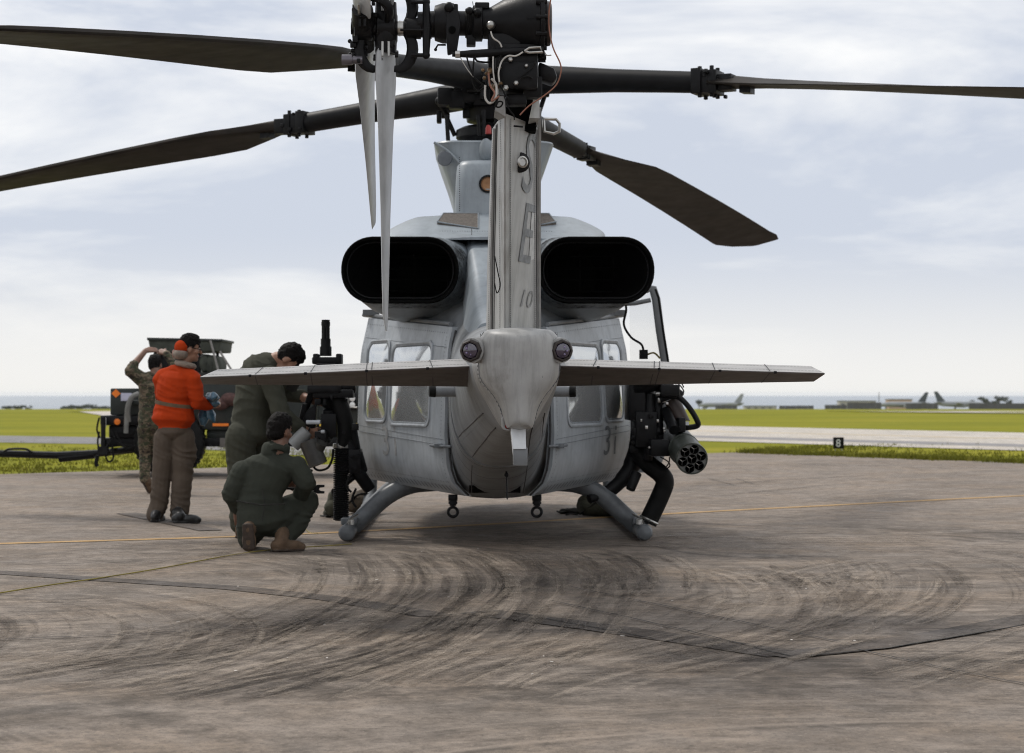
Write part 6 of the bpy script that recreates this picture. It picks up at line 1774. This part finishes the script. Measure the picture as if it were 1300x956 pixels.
B.slab(J(192, 543), .155, .13, J(192, 535), .16, .13, S, 'camo')
B.chain([J(184, 546), J(185, 580, .05), J(183.5, 608, -.02)], [.095, .075, .060], 'camo')
B.chain([J(201, 546), J(202, 584, .1), J(203, 615, .15)], [.095, .075, .060], 'camo')
hl = gp(202, 624); B.boot(hl, hl + Vector((.02, .27, 0)), 'boot', ankle=J(203, 612, .15))
B.boot(J(179.5, 611, -.05), J(187.5, 626.5, .05), 'boot', up=(.85, .35, .35), ankle=J(183.5, 607, -.02))
pA = B.finish('person', {'skin': SKIN_D, 'lip': LIPM, 'eye': EYEM, 'hair': HAIR, 'camo': CAMO, 'boot': BOOT, 'sole': SOLE}, 'person in camouflage uniform and tan boots raising one arm, back turned', cloth=('camo',), wrinkle=.006)

# ---- the bent man in the olive flight suit working on the gun
DC = 16.95
J = lambda px, py, dd=0.0: wp(px, py, DC + dd)
B = Body(); S = Vector((.45, -.9, 0))
B.head(J(367, 455, -.04), (.62, .12, -.78), (.80, .05, .60), sc=1.05, crop=1, hairlen=.02)
B.cap(J(352, 455, -.02), .060, J(340, 462), .07, 'skin')
B.slab(J(318, 552), .185, .165, J(318, 530), .175, .160, S, 'suit')
B.slab(J(318, 532), .172, .155, J(323, 500), .185, .165, S, 'suit')
B.slab(J(323, 502), .185, .165, J(330, 474), .215, .170, S, 'suit')
B.ell(J(329, 470), (.19, .15, .14), 'suit', (.9, .3, 0)); B.ell(J(338, 462), (.12, .12, .095), 'suit')
B.chain([J(342, 478, -.20), J(358, 528, -.26), J(380, 543, -.16)], [.088, .072, .056], 'suit')                # near arm
B.chain([J(380, 543, -.16), J(390, 548, -.12)], [.046, .036], 'skin')
B.hand(J(392, 549, -.11), (.85, .2, -.40), (.3, .2, .8), (0, .2, -1), .35, sc=1.1)
B.chain([J(345, 474, .16), J(366, 500, .22), J(383, 503, .12)], [.085, .068, .054], 'suit')
B.chain([J(383, 503, .12), J(390, 506, .06)], [.044, .036], 'skin'); B.hand(J(391, 507, .05), (.9, -.1, -.1), (.1, -.3, .9), (0, -1, -.3), .7, sc=1.05)
B.chain([J(306, 556, -.10), J(305, 612, -.08), J(303, 666, -.02)], [.135, .098, .075], 'suit')
B.chain([J(328, 556, .12), J(334, 612, .14), J(330, 668, .2)], [.130, .098, .075], 'suit')
hl = gp(301, 684); B.boot(hl, hl + Vector((.13, .24, 0)), 'boot', ankle=J(303, 664, -.02))
hl = gp(328, 680); B.boot(hl, hl + Vector((.13, .24, 0)), 'boot', ankle=J(330, 664, .2))
pC = B.finish('person', {'skin': SKIN, 'lip': LIPM, 'eye': EYEM, 'hair': HAIR, 'suit': SUIT, 'boot': BOOT, 'sole': SOLE}, 'person in an olive flight suit bending over the upright door gun', cloth=('suit',), wrinkle=.006)
mb = MB(); mb.box(J(372, 490, .12), (.09, .02, .10), Matrix.Rotation(R(30), 3, 'Y')); mb.build('sleeve_patch', BAG_D, pC)
mb = MB(); mb.torus(J(390.5, 548.2, -.12), (.85, .2, -.4), .040, .007, 20, 6); mb.build('wrist_watch', BLACK2, pC)

# ---- the crouching man with a wrench
DK = 15.5
J = lambda px, py, dd=0.0: wp(px, py, DK + dd)
B = Body(); S = Vector((1, .0, 0))
B.head(J(355.5, 545, .12), (.52, .85, -.25), (.12, .1, 1), sc=1.06, crop=1, hairlen=.010)
B.ell(J(353, 541, .09), (.082, .092, .075), 'hair', (.52, .85, 0)); B.ell(J(349.5, 550, .07), (.074, .07, .055), 'hair', (.52, .85, 0))
B.cap(J(355, 562, .10), .062, J(350, 574, .06), .068, 'skin')
B.slab(J(333, 664, .02), .205, .165, J(330, 646, .02), .185, .155, S, 'suit')
B.slab(J(330, 648, .02), .180, .155, J(332, 622, .03), .168, .14, S, 'suit')
B.slab(J(332, 624, .03), .170, .14, J(342, 594, .06), .200, .15, Vector((1, 0, .12)), 'suit')
B.chain([J(314, 600, .04), J(345, 586, .06), J(372, 594, .05)], [.086, .095, .086], 'suit')
B.chain([J(344, 573, .05), J(356, 571, .10)], [.078, .074], 'suit')
B.chain([J(308, 600, .03), J(295, 626, .02), J(301, 643, .12)], [.090, .080, .062], 'suit')
B.hand(J(302, 647, .13), (.1, .2, -1), (.8, .2, 0), (.5, .8, 0), .6)
B.chain([J(377, 593, .05), J(389, 614, .02), J(382, 627, .16)], [.088, .072, .058], 'suit')
B.hand(J(380, 623, .2), (-.3, .6, .2), (.2, .2, 1), (-1, .2, 0), 1.2)
B.chain([J(346, 660, .05), J(389, 637, .28)], [.135, .098], 'suit'); B.chain([J(389, 637, .28), J(376, 664, .14), J(362, 683, .04)], [.096, .088, .068], 'suit')
B.chain([J(322, 664, .02), J(316, 682, .38)], [.13, .090], 'suit'); B.chain([J(316, 686, .38), J(316, 680, .14)], [.078, .07], 'suit')
B.boot(J(314, 664, -.23), J(316, 700.5, -.20), 'boot', up=(0, 1, .05), w=.056, ankle=J(317, 676, .05))
hl = J(345, 694, -.12); hl.z = .0
B.boot(hl, hl + Vector((.24, .14, 0)), 'boot', w=.054, ankle=J(358, 677, -.02))
pK = B.finish('person', {'skin': SKIN_D, 'lip': LIPM, 'eye': EYEM, 'hair': HAIR, 'suit': SUIT2, 'boot': BOOT, 'sole': SOLE}, 'person in a green flight suit crouching on one knee with a wrench', cloth=('suit',), wrinkle=.006)
mb = MB(); mb.tube(smooth_path([J(341, 571, .0), J(348, 567, -.02), J(358, 569, .02), J(366, 574, .1)]), [.02] * 19, 8, oval=(.6, 1.3)); mb.build('collar', SUIT2, pK)
mb = MB(); mb.tube([J(333, 620, -.13), J(336, 640, -.16), J(333, 662, -.19)], .004, 5); mb.tube([J(300, 636, -.1), J(330, 641, -.17), J(362, 640, -.12)], .006, 6); mb.build('suit_seam', BAG_D, pK)
# wrench
e = empty('wrench', J(384, 620.5, .2)); tag(e, 'long open ended wrench held by the crouching person', 'wrench')
o0 = Vector(e.location)
mb = MB(); mb.tube([J(358, 620, .2) - o0, J(400, 621, .2) - o0], .010, 10); mb.build('shaft', BLACK, e)
mb = MB(); mb.ball(J(357, 620, .2) - o0, .024, 14, 9); mb.build('pommel', STEEL, e)
mb = MB(); h0 = J(403, 621, .2) - o0
mb.prism([h0 + Vector((x, -.012, z)) for x, z in ((-.03, -.018), (.0, -.035), (.055, -.034), (.055, -.016), (.02, -.012), (.012, 0), (.02, .012), (.055, .016), (.055, .034), (.0, .035), (-.03, .018))], (0, .024, 0)); mb.build('jaw', BLACK, e)

# ------------------------------------------------------------------ the air: pale sea haze over the airfield
HAZE_D = 0.00004
hz = bpy.data.materials.new('haze'); hz.use_nodes = True
n, l = hz.node_tree.nodes, hz.node_tree.links; n.clear()
ho = n.new('ShaderNodeOutputMaterial'); hv = n.new('ShaderNodeVolumePrincipled')
hv.inputs['Color'].default_value = (.93, .96, 1.0, 1); hv.inputs['Density'].default_value = HAZE_D; hv.inputs['Anisotropy'].default_value = 0.2
l.new(hv.outputs[0], ho.inputs['Volume'])
mb = MB(); mb.bbox((-15500, -120, -18), (15500, 15500, 7.5)); o = mb.build('haze', hz); o['kind'] = 'stuff'
